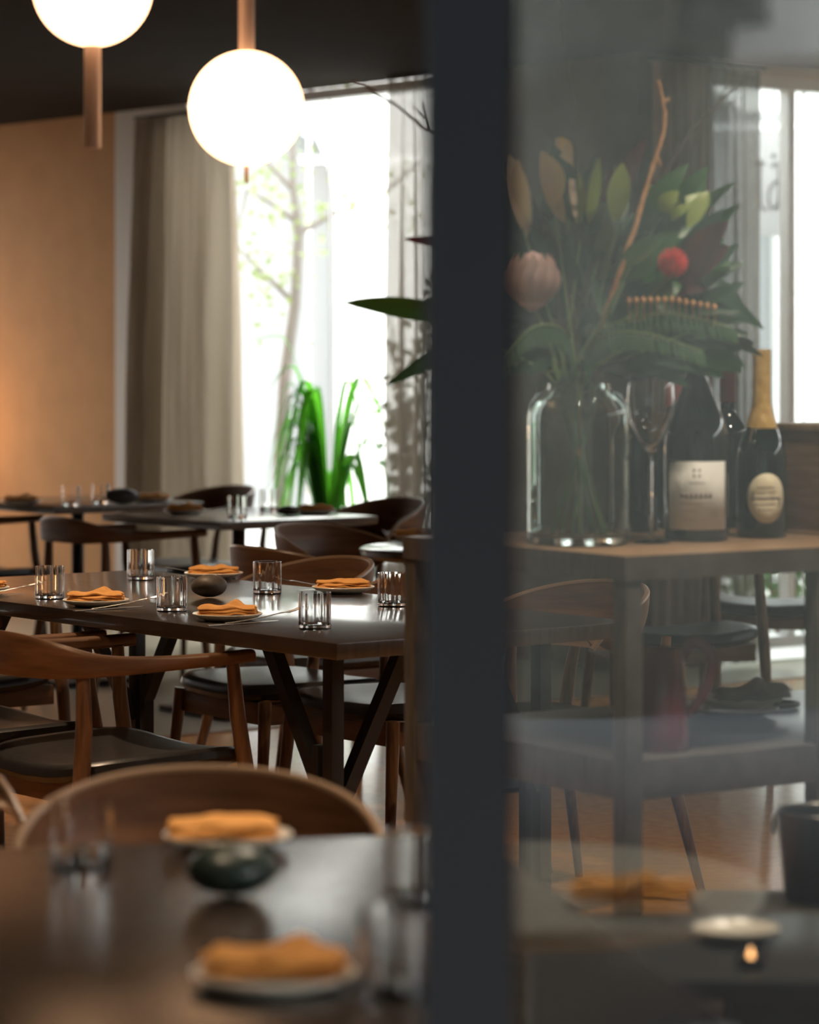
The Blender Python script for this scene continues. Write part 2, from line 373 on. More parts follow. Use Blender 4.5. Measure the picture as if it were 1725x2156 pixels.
def make_armchair():
    e = empty('armchair', (0, 0, 0))
    cushion(.50, .47, .425, .47, .014).build('seat', LEATHER, e)
    mb = MB()
    mb.box((0, .195, .40), (.44, .022, .055)); mb.box((0, -.2, .40), (.40, .022, .055))
    for s in (-1, 1): mb.box((s*.215, 0, .40), (.022, .40, .055), s*.03)
    mb.build('seat_frame', WOOD, e, bevel=.003)
    for s in (-1, 1):
        mb = MB(); mb.tube([(s*.262, .235, 0), (s*.25, .205, .4), (s*.245, .18, .55), (s*.24, .17, .672)], [.011, .019, .018, .015], 14); mb.build('leg', WOODLEG, e)
        mb = MB(); mb.tube([(s*.24, -.29, 0), (s*.215, -.215, .4), (s*.205, -.2, .55), (s*.2, -.2, .668)], [.011, .02, .019, .015], 14); mb.build('leg', WOODLEG, e)
    half = [(.245, .215, .683, .040, .030), (.252, .1, .681, .044, .030), (.25, -.05, .680, .036, .036), (.228, -.17, .682, .030, .050), (.17, -.245, .692, .024, .078), (.08, -.28, .70, .020, .095), (0, -.288, .702, .019, .098)]
    ctrl = half + [(-x, y, z, a, b) for x, y, z, a, b in half[-2::-1]]
    pp = smooth_path(ctrl, 60)
    mb = MB(); mb.sweep([p[:3] for p in pp], [rrect(p[3], p[4]) for p in pp]); mb.build('back_rail', WOOD, e)
    return e
def make_shell():
    e = empty('tub_chair', (0, 0, 0))
    cushion(.49, .46, .425, .47, .008).build('seat', LEATHER, e)
    mb = MB()
    mb.box((0, .19, .395), (.42, .022, .06)); mb.box((0, -.19, .395), (.38, .022, .06))
    for s in (-1, 1): mb.box((s*.205, 0, .395), (.022, .38, .06))
    mb.build('seat_frame', WOOD, e, bevel=.003)
    for s in (-1, 1):
        mb = MB(); mb.tube([(s*.25, .235, 0), (s*.222, .20, .4), (s*.22, .198, .43)], [.011, .018, .018], 14); mb.build('leg', WOODLEG, e)
        mb = MB(); mb.tube([(s*.235, -.31, 0), (s*.19, -.215, .4), (s*.175, -.225, .55), (s*.165, -.248, .66)], [.011, .019, .016, .012], 14); mb.build('leg', WOODLEG, e)
    # curved plywood band: rim is high behind and sinks towards the arm ends
    n = 44; top = []; bot = []; otop = []; obot = []
    for i in range(n+1):
        a = -1+2*i/n; th = a*math.radians(104); q = abs(a)
        R = .215; X = R*math.sin(th)*1.0; Y = -R*math.cos(th)*1.04
        zt = .785-.105*q**2.2-(.05*max(0, q-.88)/.12)**1.0*.6; zb = .615+.02*q+.045*max(0, q-.7)/.3
        lean = .02
        f = Vector((math.sin(th), -math.cos(th)))
        top.append((X+f.x*lean, Y+f.y*lean, zt)); bot.append((X-f.x*.03, Y-f.y*.03, zb))
        otop.append((X+f.x*(lean+.013), Y+f.y*(lean+.013), zt)); obot.append((X-f.x*.017, Y-f.y*.017, zb))
    mb = MB(); rows = 6; vs = []; fs = []
    ring = []
    for i in range(n+1):
        c0, c1, o0, o1 = Vector(bot[i]), Vector(top[i]), Vector(obot[i]), Vector(otop[i]); f = (o1-c1)
        prof = []
        for k in range(rows+1): q = k/rows; prof.append(c0.lerp(c1, q)+f*.9*math.sin(PI*q)*1.2)
        for k in range(rows+1): q = 1-k/rows; prof.append(o0.lerp(o1, q)+f*.9*math.sin(PI*q)*1.2)
        ring.append(prof)
    m = len(ring[0]); vs = [p for r in ring for p in r]
    fs = [(i*m+k, i*m+(k+1) % m, (i+1)*m+(k+1) % m, (i+1)*m+k) for i in range(n) for k in range(m)]+[tuple(range(m-1, -1, -1)), tuple(n*m+k for k in range(m))]
    mb.add(vs, fs); b = mb.build('backrest', WOOD, e)
    mb = MB(); mb.tube([((Vector(top[i])+Vector(otop[i]))/2+Vector((0, 0, .001))) for i in range(n+1)], .0072, 8); mb.build('rim', RIM, b)['label'] = 'pale edge of the curved backrest'
    return e
arm0 = make_armchair(); shell0 = make_shell(); used = {}
def face(f): return math.atan2(-f[0], f[1])
def chair(kind, pos, f, label, group=None):
    src = arm0 if kind == 'arm' else shell0
    o = copy_tree(src) if used.get(kind) else src
    used[kind] = 1; o.location = (pos[0], pos[1], 0); o.rotation_euler = (0, 0, face(f)); tag(o, label, 'chair', group); return o
nU = (-U.x, -U.y); nV = (-V.x, -V.y)
chair('arm', T(.70, -.12), V, 'walnut armchair nearest us at the long table, its broad back rail across the left')
chair('arm', T(1.31, -.13), V, 'walnut armchair at the near side of the long table, second from its right end')
chair('arm', T(2.42, .43), nU, 'walnut armchair at the far left end of the long table')
chair('shell', T(1.69, 1.07), (Vector(nV)+U*.05), 'curved-back chair behind the long table, pale rim above the folded napkin')
chair('shell', T(1.14, 1.06), nV, 'curved-back chair behind the long table, mostly behind the dark post')
chair('shell', T(.56, 1.07), nV, 'curved-back chair seen through the glass between the console legs')
chair('shell', (-.29, 9.2), (.80, .6), 'curved-back chair turned away from us beside the round table')
chair('shell', (-.20, 10.15), (.80, -.6), 'curved-back chair with open pale rim at the far side of the round table')
chair('arm', T(.71, .03, B3), V, 'walnut armchair drawn up to the small table by the plant')
chair('arm', T(.66, -.02, B4), V, 'walnut armchair at the small table by the tan wall, left edge')
chair('shell', T(.4, .95, B3), nV, 'curved-back chair behind the small table by the plant, next to the sheer curtain')
chair('shell', T(.4, .95, B4), nV, 'dark curved-back chair rim showing behind the far tables by the curtain')
chair('arm', (.86, 9.95), (.2, -1), 'armchair with a shiny black seat behind the red jug')
chair('arm', (1.33, 11.1), (-.1, -1), 'armchair with a shiny black seat beside the right window')
chair('shell', (-.276, 4.0), (.06, -1), 'blurred curved-back chair at the far side of the foreground table')
chair('shell', (-.79, 4.5), (.75, -.65), 'blurred curved-back chair cut off at the left edge')

# ---------------------------------------------------------------- tableware prototypes
TZ = .75
def make_glass():
    r, h = .0365, .082
    mb = MB(); mb.lathe([(0, 0), (r-.0015, 0), (r-.0002, .0012), (r, .004), (r, .02), (r, .05), (r, h-.004), (r, h), (r-.0016, h), (r-.0016, h-.004), (r-.0016, .05), (r-.0016, .022), (r-.0018, .012), (r-.004, .0095), (0, .009)], seg=96)
    out = []          # blown glass is never quite even: a slight ripple round the inner wall
    for x, y, z in mb.v:
        q = math.hypot(x, y)
        if q < r-.0012 and z > .011: a = math.atan2(y, x); k = 1+(.00022*math.sin(7*a+1)+.00018*math.sin(12*a)+.00012*math.sin(19*a+2))/q; x *= k; y *= k
        out.append((x, y, z))
    mb.v = out; return mb
def make_plate():
    mb = MB(); mb.lathe([(0, 0), (.048, 0), (.052, .002), (.07, .008), (.0795, .0135), (.081, .016), (.0795, .0175), (.074, .0155), (.06, .009), (0, .008)], seg=56); return mb
def make_napkin(seed):
    rnd = random.Random(seed); mb = MB(); nx, ny = 22, 12
    def layer(w, d, z0, th, pk, ox, oy, ph):
        top = []; bt = []
        for i in range(nx+1):
            for j in range(ny+1):
                a, b = i/nx*2-1, j/ny*2-1
                x = a*w/2+ox+.003*math.sin(5*b+ph); y = b*d/2+oy+.003*math.sin(4*a+ph)
                ed = (1-abs(a)**6)*(1-abs(b)**6)
                lift = pk*math.exp(-((a-.15-.5*b*.4)**2)/.05)*(.5+.5*b)+.002*math.sin(7*a+ph)+.0018*math.sin(6*b+3*a+ph)
                top.append((x, y, z0+th*(.35+.65*ed)+max(lift, -.001))); bt.append((x, y, z0+max(lift, 0)*.75))
        n = len(mb.v); M = (nx+1)*(ny+1); fs = []
        for i in range(nx):
            for j in range(ny):
                q = i*(ny+1)+j; fs += [(q, q+ny+1, q+ny+2, q+1), (M+q, M+q+1, M+q+ny+2, M+q+ny+1)]
        bd = [i*(ny+1) for i in range(nx+1)]+[nx*(ny+1)+j for j in range(1, ny+1)]+[i*(ny+1)+ny for i in range(nx-1, -1, -1)]+[j for j in range(ny-1, 0, -1)]
        for k in range(len(bd)):
            p, q = bd[k], bd[(k+1) % len(bd)]; fs.append((p, q, M+q, M+p))
        mb.add(top+bt, fs)
    layer(.135, .078, 0, .007, .002, 0, 0, rnd.random()*6)
    layer(.131, .074, .006, .007, .006, .001, .001, rnd.random()*6)
    layer(.132, .07, .0125, .007, rnd.choice([.014, .004, .010]), 0, .002, rnd.random()*6)
    return mb
def make_fork():
    e = MB(); pts = []; secs = []
    for y, z, wd in [(-.09, .003, .010), (-.06, .002, .011), (0, .003, .006), (.035, .006, .006), (.05, .007, .018), (.062, .006, .021)]:
        pts.append((0, y, z)); secs.append(rrect(wd, .0022))
    e.sweep(pts, secs)
    for k in range(4):
        x = (k-1.5)*.0058
        e.tube([(x, .06, .006), (x, .078, .008), (x, .098, .014)], [.0014, .0014, .0008], 6)
    return e
def make_knife():
    e = MB(); pts = []; secs = []
    for y, z, wd in [(-.10, .0025, .012), (-.02, .0025, .009), (-.01, .0025, .008), (0, .0025, .014), (.07, .0025, .016), (.095, .0025, .010), (.104, .0025, .002)]:
        pts.append((0, y, z)); secs.append(rrect(wd, .0028 if y < -.005 else .0014))
    e.sweep(pts, secs); return e
protos = {}
def item(kind, builder, m, pos, rz, label, cat, group=None):
    if kind not in protos: o = builder().build(kind.split('#')[0], m); protos[kind] = o
    else: o = protos[kind].copy(); col.objects.link(o)
    o.location = pos; o.rotation_euler = (0, 0, rz)
    return tag(o, label, cat, group)
def tumbler(px, py, label, Z=TZ):
    p = P(px, py, Z); item('glass_tumbler', make_glass, GLASS, p, 0, label, 'glass')
def plate(px, py, label, Z=TZ):
    item('plate', make_plate, CERAM, P(px, py, Z), 0, label, 'plate')
def napkin(px, py, rz, label, k, Z=TZ):
    p = P(px, py, Z); p.z += .0125; item('folded_napkin#%d' % k, lambda: make_napkin(k), NAPKIN, p, rz, label, 'napkin')
def cutlery(px, py, f, where, fork=True, knife=True, off=.105):
    p = P(px, py, TZ); f = Vector(f).normalized(); rt = Vector((f.y, -f.x)); a = face(f)
    if knife: q = p.xy+rt*off-f*.03; item('table_knife', make_knife, STEEL, (q.x, q.y, TZ), a+.05, 'steel knife '+where, 'knife')
    if fork: q = p.xy+rt*(off+.022)+f*.01; o = item('fork', make_fork, STEEL, (q.x, q.y, TZ+.012), a-.22, 'steel fork '+where, 'fork'); o.rotation_euler = (.12, 0, a-.3)
aV = 0.0   # napkins lie roughly across the view
# long table
plate(202, 1276, 'pale stoneware plate at the left front of the long table, beside the leftmost tumbler')
napkin(202, 1274, .02, 'ochre folded napkin with a pointed peak at the left front of the long table', 1)
cutlery(202, 1276, V, 'beside the left front plate of the long table')
plate(479, 1306, 'pale stoneware plate at the front edge of the long table, below the brown pebble')
napkin(479, 1304, -.02, 'ochre folded napkin at the front edge of the long table, below the brown pebble', 2)
cutlery(479, 1306, V, 'crossed at the front plate below the brown pebble')
plate(450, 1218, 'pale stoneware plate at the back of the long table, behind the brown pebble')
napkin(450, 1217, .03, 'flat ochre napkin behind the brown pebble on the long table', 3)
cutlery(450, 1218, nV, 'beside the plate behind the brown pebble')
plate(723, 1248, 'pale stoneware plate in front of the curved-back chair at the right of the long table')
napkin(723, 1247, .0, 'thick folded ochre napkin in front of the curved-back chair', 4)
cutlery(723, 1248, nV, 'beside the plate in front of the curved-back chair')
plate(-47, 1249, 'pale plate cut off by the left edge on the long table')
napkin(-45, 1248, 0, 'ochre napkin cut off by the left edge on the long table', 5)
cutlery(-47, 1249, V, 'at the left edge of the long table')
tumbler(105, 1261, 'clear tumbler on the long table, furthest left')
tumbler(296, 1221, 'clear tumbler at the back of the long table, left of the back napkin')
tumbler(362, 1287, 'clear tumbler on the long table just left of the brown pebble')
tumbler(563, 1250, 'clear tumbler on the long table between the pebble and the right-hand napkin')
tumbler(663, 1324, 'clear tumbler closest to the right front corner of the long table')
tumbler(827, 1277, 'clear tumbler on the long table next to the dark console post')
def pebble(pos, sx, sy, sz, m, label, seed, rz=0):
    rnd = random.Random(seed); mb = MB(); n = 24; k = 14; vs = []; fs = []
    ph = [rnd.random()*6 for _ in range(4)]
    for j in range(k+1):
        b = -PI/2+PI*j/k
        for i in range(n):
            a = 2*PI*i/n; r = 1+.05*math.sin(2*a+ph[0])+.04*math.sin(3*a+2*b+ph[1])
            vs.append((sx*r*math.cos(b)*math.cos(a), sy*r*math.cos(b)*math.sin(a), sz*(1+math.sin(b)*(1 if b > 0 else .97))*1.0))
    for j in range(k):
        for i in range(n): fs.append((j*n+i, j*n+(i+1) % n, (j+1)*n+(i+1) % n, (j+1)*n+i))
    o = mb.add(vs, fs).build('pebble', m); o.location = pos; o.rotation_euler = (0, 0, rz); tag(o, label, 'stone'); return o
pebble(P(441, 1258, TZ), .044, .04, .029, STONE, 'round brown river pebble in the middle of the long table', 1)
pebble(P(608, 1085, TZ), .047, .035, .018, STONE, 'flat dark brown pebble on the small table by the plant', 2)
pebble(P(257, 1061, TZ), .066, .04, .032, STONEG, 'smooth grey pebble on the small table by the tan wall', 3)
pebble(P(487, 1885, TZ), .05, .045, .030, STONEN, 'dark green-black pebble on the near foreground table', 4)
# small table by the plant
plate(388, 1082, 'plate under the napkin at the left of the small table by the plant'); napkin(388, 1081, 0, 'ochre napkin at the left of the small table by the plant', 2)
plate(664, 1082, 'plate on the small table by the plant, right of the flat pebble'); napkin(664, 1081, 0, 'ochre napkin right of the flat pebble on the small table', 3)
tumbler(500, 1091, 'clear tumbler in the middle of the small table by the plant')
tumbler(566, 1074, 'clear tumbler at the back of the small table by the plant')
cutlery(388, 1082, V, 'on the small table by the plant', knife=False)
# small table by the tan wall
plate(45, 1062, 'plate at the left edge on the small table by the tan wall'); napkin(45, 1061, 0, 'pinkish ochre napkin on the left plate by the tan wall', 1)
plate(322, 1057, 'pale plate right of the grey pebble on the table by the tan wall'); napkin(322, 1056, 0, 'flat napkin right of the grey pebble', 5)
tumbler(150, 1065, 'clear tumbler in front of the tan wall, left one of two')
tumbler(213, 1061, 'clear tumbler in front of the tan wall, right one beside the grey pebble')
# round table
plate(878, 1136, 'plate on the round table beside the sheer curtain'); napkin(878, 1135, 0, 'ochre napkin on the round table', 4)
plate(905, 1158, 'plate at the near side of the round table'); napkin(905, 1157, 0, 'ochre napkin at the near side of the round table', 3)
# near foreground table
plate(480, 1782, 'blurred pale plate at the back of the foreground table'); napkin(470, 1777, .03, 'blurred ochre napkin on the back plate of the foreground table', 4)
plate(577, 2078, 'blurred pale plate at the front of the foreground table'); napkin(580, 2070, -.18, 'blurred ochre napkin on the front plate of the foreground table', 1)
tumbler(172, 1828, 'blurred clear tumbler at the left of the foreground table')
tumbler(835, 2095, 'blurred clear tumbler beside the dark post on the foreground table')
tumbler(880, 1905, 'blurred clear tumbler half hidden by the dark post')

# ---------------------------------------------------------------- pendant lamps
OPAL = emit('opal_glass', (1, .56, .29), 4.4)
ROD = mat('rose_bronze_rod', (.55, .42, .35), .4)
def globe(px, py, rpx, d, rod_w, up_w, low_py, label):
    c = Q(px, py, d); r = rpx*d/FPX
    e = empty('pendant_lamp', c, 0, label, 'lamp')
    mb = MB(); mb.lathe([(r*math.sin(PI*k/28), -r*math.cos(PI*k/28)) for k in range(1, 28)], seg=56); mb.lathe([(0, -r*.994), (r*math.sin(PI/28), -r*.994)], seg=56); mb.lathe([(0, r*.994), (r*math.sin(PI/28), r*.994)], seg=56)
    mb.build('globe', OPAL, e)
    mb = MB(); mb.tube([(0, 0, r*.97), (0, 0, ZC-c.z)], up_w, 20); mb.build('stem', ROD, e)
    mb = MB(); mb.tube([(0, 0, -r*.97), (0, 0, -(low_py-py)*d/FPX)], rod_w, 20); mb.build('finial', ROD, e)
    mb = MB(); mb.tube([(0, 0, ZC-c.z-.02), (0, 0, ZC-c.z)], .05, 24); mb.build('ceiling_rose', ROD, e)
    return e
globe(195, -28, 127, 5.15, .0145, .0145, 312, 'glowing opal globe pendant cut off by the top edge, with a long rod below')
globe(519, 228, 122, 5.3, .004, .0145, 385, 'glowing opal globe pendant hanging in front of the window')
# sconce out of frame that washes the tan wall
p = W1(-3.25, .55)
e = empty('floor_lamp', (p[0], p[1], 0), 0, 'globe floor lamp beside the tan wall, just outside the left edge', 'lamp')
MB().lathe([(.1*math.sin(PI*k/16), .95-.1*math.cos(PI*k/16)) for k in range(17)], seg=32).build('globe', emit('warm_globe', (1, .5, .18), 36), e)
MB().lathe([(0, 0), (.14, 0), (.14, .015), (.012, .025), (.012, .86)], seg=24).build('stand', BLACKM, e)
# unseen ceiling spots added to brighten tables, chairs, bouquet and bottles
for x, y, pw, c, lab in [(-1.1, 5.7, 130, (1, .66, .38), 'left front chairs'), (-1.0, 7.7, 150, (1, .7, .45), 'long table'), (-1.8, 9.6, 80, (1, .62, .34), 'wall tables'), (.9, 7.0, 110, (1, .7, .45), 'chairs behind the console'),
                      (-.45, 3.3, 62, (1, .74, .5), 'foreground table'), (.28, 4.35, 120, (1, .8, .6), 'bouquet'), (.95, 4.9, 170, (1, .82, .64), 'bottles'), (.25, 1.05, 110, (1, .85, .68), 'round table on our side')]:
    e = empty('fill_downlight', (x, y, ZC-.02), 0, 'unseen ceiling spot added to brighten the %s' % lab, 'lamp')
    mb = MB(); mb.lathe([(.04, -.01), (.05, -.01), (.05, .02), (.04, .02), (.04, -.01)], seg=24); mb.build('housing', BLACKM, e)
    lamp('fill_spot', 'SPOT', (x, y, ZC-.04), pw, c, spot_size=1.7, spot_blend=1, shadow_soft_size=.04)

# ---------------------------------------------------------------- curtains
def curtain(name, wf, t0, t1, off, folds, depth, m, label, top=2.6, bot=.02, seed=0, gather=0):
    rnd = random.Random(seed); n = folds*14; rows = 24; vs = []; fs = []
    c = Vector((*wf((t0+t1)/2, off), 0)); ph = [rnd.uniform(.6, 1.5) for _ in range(folds+2)]
    for r in range(rows+1):
        z = bot+(top-bot)*r/rows; h = r/rows
        for i in range(n+1):
            q = i/n; a = q*folds*2*PI; amp = depth*ph[int(q*folds)]*(1-.55*h**3)
            qq = q+.006*math.sin(3*h*PI+q*20)+gather*(1-h)*(q-.5)
            p = wf(t0+(t1-t0)*qq, off+amp*math.sin(a+.8*math.sin(h*2.2+q*9))*.5)
            vs.append(Vector((p[0], p[1], z))-c)
    for r in range(rows):
        for i in range(n): q = r*(n+1)+i; fs.append((q, q+1, q+n+2, q+n+1))
    e = empty(name, c, 0, label, 'curtain')
    MB().add(vs, fs).build('fabric', m, e)
    mb = MB(); a = Vector((*wf(t0-.02, off), top+.012))-c; b = Vector((*wf(t1+.02, off), top+.012))-c; mb.tube([a, b], .011, 10); mb.build('curtain_rail', BLACKM, e); return e
LIN = fabric('taupe_linen', (.38, .32, .25), .03, .33)
SHEER = fabric('sheer_linen', (.12, .10, .078), .17, .55)
SHEERD = fabric('brown_linen', (.30, .23, .18), .06, .4)
curtain('curtain', W1, -1.28, -.48, .16, 8, .15, LIN, 'taupe linen curtain at the left of the window, beside the tan wall', top=2.57, seed=1, gather=.2)
curtain('sheer_curtain', W1, .83, 1.28, .13, 5, .05, SHEER, 'narrow sheer curtain left of the dark post', top=2.63, seed=2)
curtain('curtain', W2, -.06, .27, .14, 5, .06, SHEERD, 'dark brown curtain behind the bouquet', top=2.6, seed=3)
curtain('sheer_curtain', W2, .28, .60, .14, 5, .06, SHEER, 'sheer pale curtain behind the bottles, left of the right window', top=2.6, seed=4)

# ---------------------------------------------------------------- console behind the glass
CZ = 1.0325; V2 = Vector((.832, .555)); U2 = Vector((-.555, .832)); C0 = Vector((.356, 5.0))
def Cc(u, v): p = C0+U2*u+V2*v; return (p.x, p.y)
CU, CV = .66, 1.30
CON = varied('grey_stained_wood', (.05, .045, .04), (.10, .09, .078), .3, (3, 20, 3), 5, rv=.05)
CONT = varied('warm_stained_wood', (.20, .12, .07), (.30, .19, .11), .35, (3, 20, 3), 5, rv=.05)
c = Cc(CU/2, CV/2); e = empty('console_shelf', (*c, 0), math.atan2(V2.y, V2.x), 'tall dark wood console behind the glass carrying the vase and bottles', 'shelf')
mb = MB(); mb.box((0, 0, CZ-.02), (CV, CU, .04)); mb.build('top', CONT, e, bevel=.002)
mb = MB(); mb.box((0, 0, .694-.0325), (CV-.005, CU-.005, .065)); mb.build('shelf', BLACKW if False else CON, e, bevel=.002)
for lx, sys_ in ((-CV/2+.018, (-1, 1)), (-CV/2+.435, (-1,)), (CV/2-.018, (-1, 1))):
    for sy in sys_:
        mb = MB(); mb.box((lx, sy*(CU/2-.018), (CZ-.04)/2), (.0355, .0355, CZ-.04)); mb.build('leg', CON, e, bevel=.002)
# front edging a touch proud
mb = MB(); mb.box((0, -CU/2-.001, CZ-.02), (CV+.004, .004, .041)); mb.box((-CV/2-.001, 0, CZ-.02), (.004, CU, .041)); mb.build('edge_band', CON, e)

# red jug on the shelf
def at(px, py, Z, dx=0): return P(px, py, Z)
SZ = .694
jp = P(1392, 1578, SZ)
e = empty('jug', jp, 0, 'red glass jug with a looped handle on the console shelf', 'jug')
RED = glassmat('red_glass', (.62, .10, .13)); RED2 = mat('red_glass_body', (.17, .02, .035), .12, spec=.6, Transmission_Weight=.35)
mb = MB(); mb.lathe([(0, 0), (.047, 0), (.049, .004), (.047, .03), (.042, .12), (.039, .165), (.042, .172), (.0395, .171), (.036, .165), (.039, .12), (.044, .03), (.044, .01), (0, .008)], seg=40); mb.build('body', RED2, e)
pp = smooth_path([(.036, 0, .155), (.055, 0, .185), (.085, 0, .165), (.083, 0, .12), (.06, 0, .075), (.044, 0, .06)], 24)
mb = MB(); mb.sweep(pp, [rrect(.018, .008)]*25, up=Vector((0, 1, 0))); mb.build('handle', RED2, e)
# stack of plates and cloth
pp = P(1548, 1508, SZ)
item('plate', make_plate, CERAM, pp, 0, 'bottom plate of the used stack on the console shelf', 'plate')
item('plate', make_plate, CERAM, pp+Vector((.006, .004, .0175)), 0, 'top plate of the used stack on the console shelf', 'plate')
GREYN = varied('grey_linen', (.23, .21, .18), (.33, .30, .26), .9, ns=40, bump=.2)
mb = make_napkin(9); o = mb.build('folded_napkin', GREYN); o.location = pp+Vector((.035, .02, .033)); o.rotation_euler = (.06, -.08, .1); tag(o, 'crumpled grey napkin on the plate stack of the console shelf', 'napkin')
o = make_fork().build('fork', STEEL); o.location = pp+Vector((-.035, -.01, .031)); o.rotation_euler = (0, 0, 1.7); tag(o, 'fork lying on the plate stack of the console shelf', 'fork')
p2 = P(1630, 1490, SZ)
mb = MB(); mb.tube([(.045*math.cos(a*2*PI/28), .04*math.sin(a*2*PI/28), .006) for a in range(29)], .005, 8); o = mb.build('metal_ring', BLACKM); o.location = p2+Vector((0, 0, .001)); tag(o, 'dark ring-shaped trivet to the right of the plate stack', 'trivet')

# vase
vp = P(1219, 1146, CZ)
VG = glassmat('vase_glass', (.97, 1, .985))
mb = MB(); R = .09; H = .275
mb.lathe([(0, 0), (R-.012, 0), (R-.003, .004), (R, .014), (R, .03), (R, H-.07), (R, H-.05), (R-.004, H-.03), (R-.018, H-.012), (R-.034, H-.004), (R-.036, H+.006), (R-.040, H+.006), (R-.038, H-.006), (R-.020, H-.017), (R-.008, H-.032), (R-.0035, H-.05), (R-.0035, H-.07), (R-.0035, .034), (R-.0037, .022), (R-.012, .014), (0, .012)], seg=56)
o = mb.build('glass_vase', VG); o.location = vp; tag(o, 'wide clear glass jar holding the bouquet stems on the console', 'vase')

# bottles and glass
DK = mat('dark_bottle_glass', (.006, .010, .008), .06, spec=.7)
LAB = varied('cream_label_paper', (.62, .60, .56), (.68, .66, .62), .7, ns=30)
def bottle(px, py, r, h, neck, sh, body, cap, caph, label, dz=0, cap_r=None, shoulder=.05, depth=None):
    p = P(px, py, CZ) if depth is None else Vector(((px-HX)/FPX*depth, depth, CZ)); e = empty('wine_bottle', p, 0, label, 'bottle')
    prof = [(0, .004), (r*.8, 0), (r*.97, .003), (r, .01), (r, sh)]
    for k in range(1, 13):
        q = k/12; prof.append((neck+(r-neck)*(.5+.5*math.cos(PI*q))**1.0, sh+shoulder*q))
    prof += [(neck*.92, h-.02), (neck, h-.018), (neck, h-.002), (0, h)]
    MB().lathe(prof, seg=40).build('body', DK, e)
    cr = cap_r or neck+.0015; b = h-caph; pr = []
    for k in range(9):
        z = b+(h+.001-b)*k/8; rr = neck+.0013
        if z < sh+shoulder: q = max(0, (z-sh)/shoulder); rr = neck+(r-neck)*(.5+.5*math.cos(PI*q))+.0015
        pr.append((rr, z))
    pr.append((0, h+.0015)); MB().lathe(pr, seg=36).build('capsule', cap, e)
    return e, p
MAR = mat('maroon_capsule', (.10, .02, .025), .45); REDC = mat('red_capsule', (.35, .05, .05), .45); GOLD = varied('gold_foil', (.45, .27, .07), (.62, .42, .14), .35, ns=60, bump=.3); BLK = mat('black_capsule', (.015, .015, .015), .4)
def paper(e, r, z0, z1, a0, a1, oval=False, name='label', m=LAB, n=24):
    vs = []; fs = []; rr = r+.0006
    if oval:
        cz = (z0+z1)/2; ca = (a0+a1)/2; vs.append((rr*math.cos(ca), rr*math.sin(ca), cz))
        for rg in (.5, 1):
            for k in range(32):
                t = 2*PI*k/32; a = ca+(a1-a0)/2*math.cos(t)*rg; vs.append((rr*math.cos(a), rr*math.sin(a), cz+(z1-z0)/2*math.sin(t)*rg))
        for k in range(32): fs += [(0, 1+k, 1+(k+1) % 32), (1+k, 33+k, 33+(k+1) % 32, 1+(k+1) % 32)]
    else:
        for k in range(n+1):
            a = a0+(a1-a0)*k/n; vs += [(rr*math.cos(a), rr*math.sin(a), z0), (rr*math.cos(a), rr*math.sin(a), z1)]
        for k in range(n): fs.append((2*k, 2*k+2, 2*k+3, 2*k+1))
    return MB().add(vs, fs).build(name, m, e, solid=.0004)
INK = mat('label_ink', (.25, .2, .19), .7)
def print_rows(parent, r, rows, name='label_print'):
    mb = MB()
    for (a, z, wa, hh) in rows:
        n = 4; vs = []; fs = []
        for k in range(n+1):
            t = a+wa*(k/n-.5); vs += [((r+.0012)*math.cos(t), (r+.0012)*math.sin(t), z-hh/2), ((r+.0012)*math.cos(t), (r+.0012)*math.sin(t), z+hh/2)]
        for k in range(n): fs.append((2*k, 2*k+2, 2*k+3, 2*k+1))
        mb.add(vs, fs)
    return mb.build(name, INK, parent, solid=.0003)
fa = -PI/2-.08
e, p = bottle(1345, 1120, .037, .30, .0145, .17, None, BLK, .05, 'dark wine bottle between the vase and the wine glass')
e, p = bottle(1424, 1113, .037, .285, .0145, .165, None, REDC, .055, 'dark wine bottle with a red capsule behind the large labelled bottle')
e, p = bottle(1467, 1138, .058, .375, .0165, .165, None, BLK, .06, 'large dark wine bottle with a square white label', shoulder=.16)
l = paper(e, .058, .022, .143, fa-1.02, fa+1.02)
rows = [(fa+dx, .128, .06, .004) for dx in (-.08, .08)]+[(fa+dx, .118, .06, .004) for dx in (-.08, .08)]+[(fa, .105, .5, .0012)]
rows += [(fa-.46+.145*k, .083, .10, .009) for k in range(7)]+[(fa, .069, 1.1, .0014), (fa-.25, .056, .6, .0014), (fa, .040, .9, .001)]
print_rows(l, .058, rows)
e, p = bottle(1533, 1110, .037, .315, .0145, .18, None, MAR, .075, 'dark bottle with a maroon capsule between the two labelled bottles')
e, p = bottle(1604, 1131, .0455, .34, .0155, .135, None, GOLD, .135, 'champagne bottle with gold foil neck and oval cream label', shoulder=.12)
CREAM = varied('cream_oval_paper', (.66, .58, .40), (.72, .64, .47), .6, ns=30)
l = paper(e, .0455, .028, .118, fa-.72+.1, fa+.98, True, m=CREAM)
print_rows(l, .0455, [(fa+.13, .092, .7, .002), (fa+.13, .084, .9, .0014), (fa+.13, .073, 1.15, .004), (fa+.13, .062, .9, .0014), (fa+.13, .052, .6, .002)])
# foil collar
MB().lathe([(.0285, .196), (.0295, .199), (.0275, .206), (.0262, .209)], seg=36).build('foil_collar', GOLD, e)
gp = P(1371, 1143, CZ)
mb = MB(); mb.lathe([(0, 0), (.034, 0), (.034, .0015), (.006, .006), (.0035, .02), (.0035, .15), (.006, .158), (.022, .182), (.037, .212), (.043, .24), (.041, .275), (.038, .285), (.0372, .285), (.0402, .275), (.042, .24), (.036, .213), (.021, .184), (.004, .163), (0, .162)], seg=48)
o = mb.build('wine_glass', GLASS); o.location = gp; tag(o, 'tall empty wine glass between the vase and the bottles', 'glass')
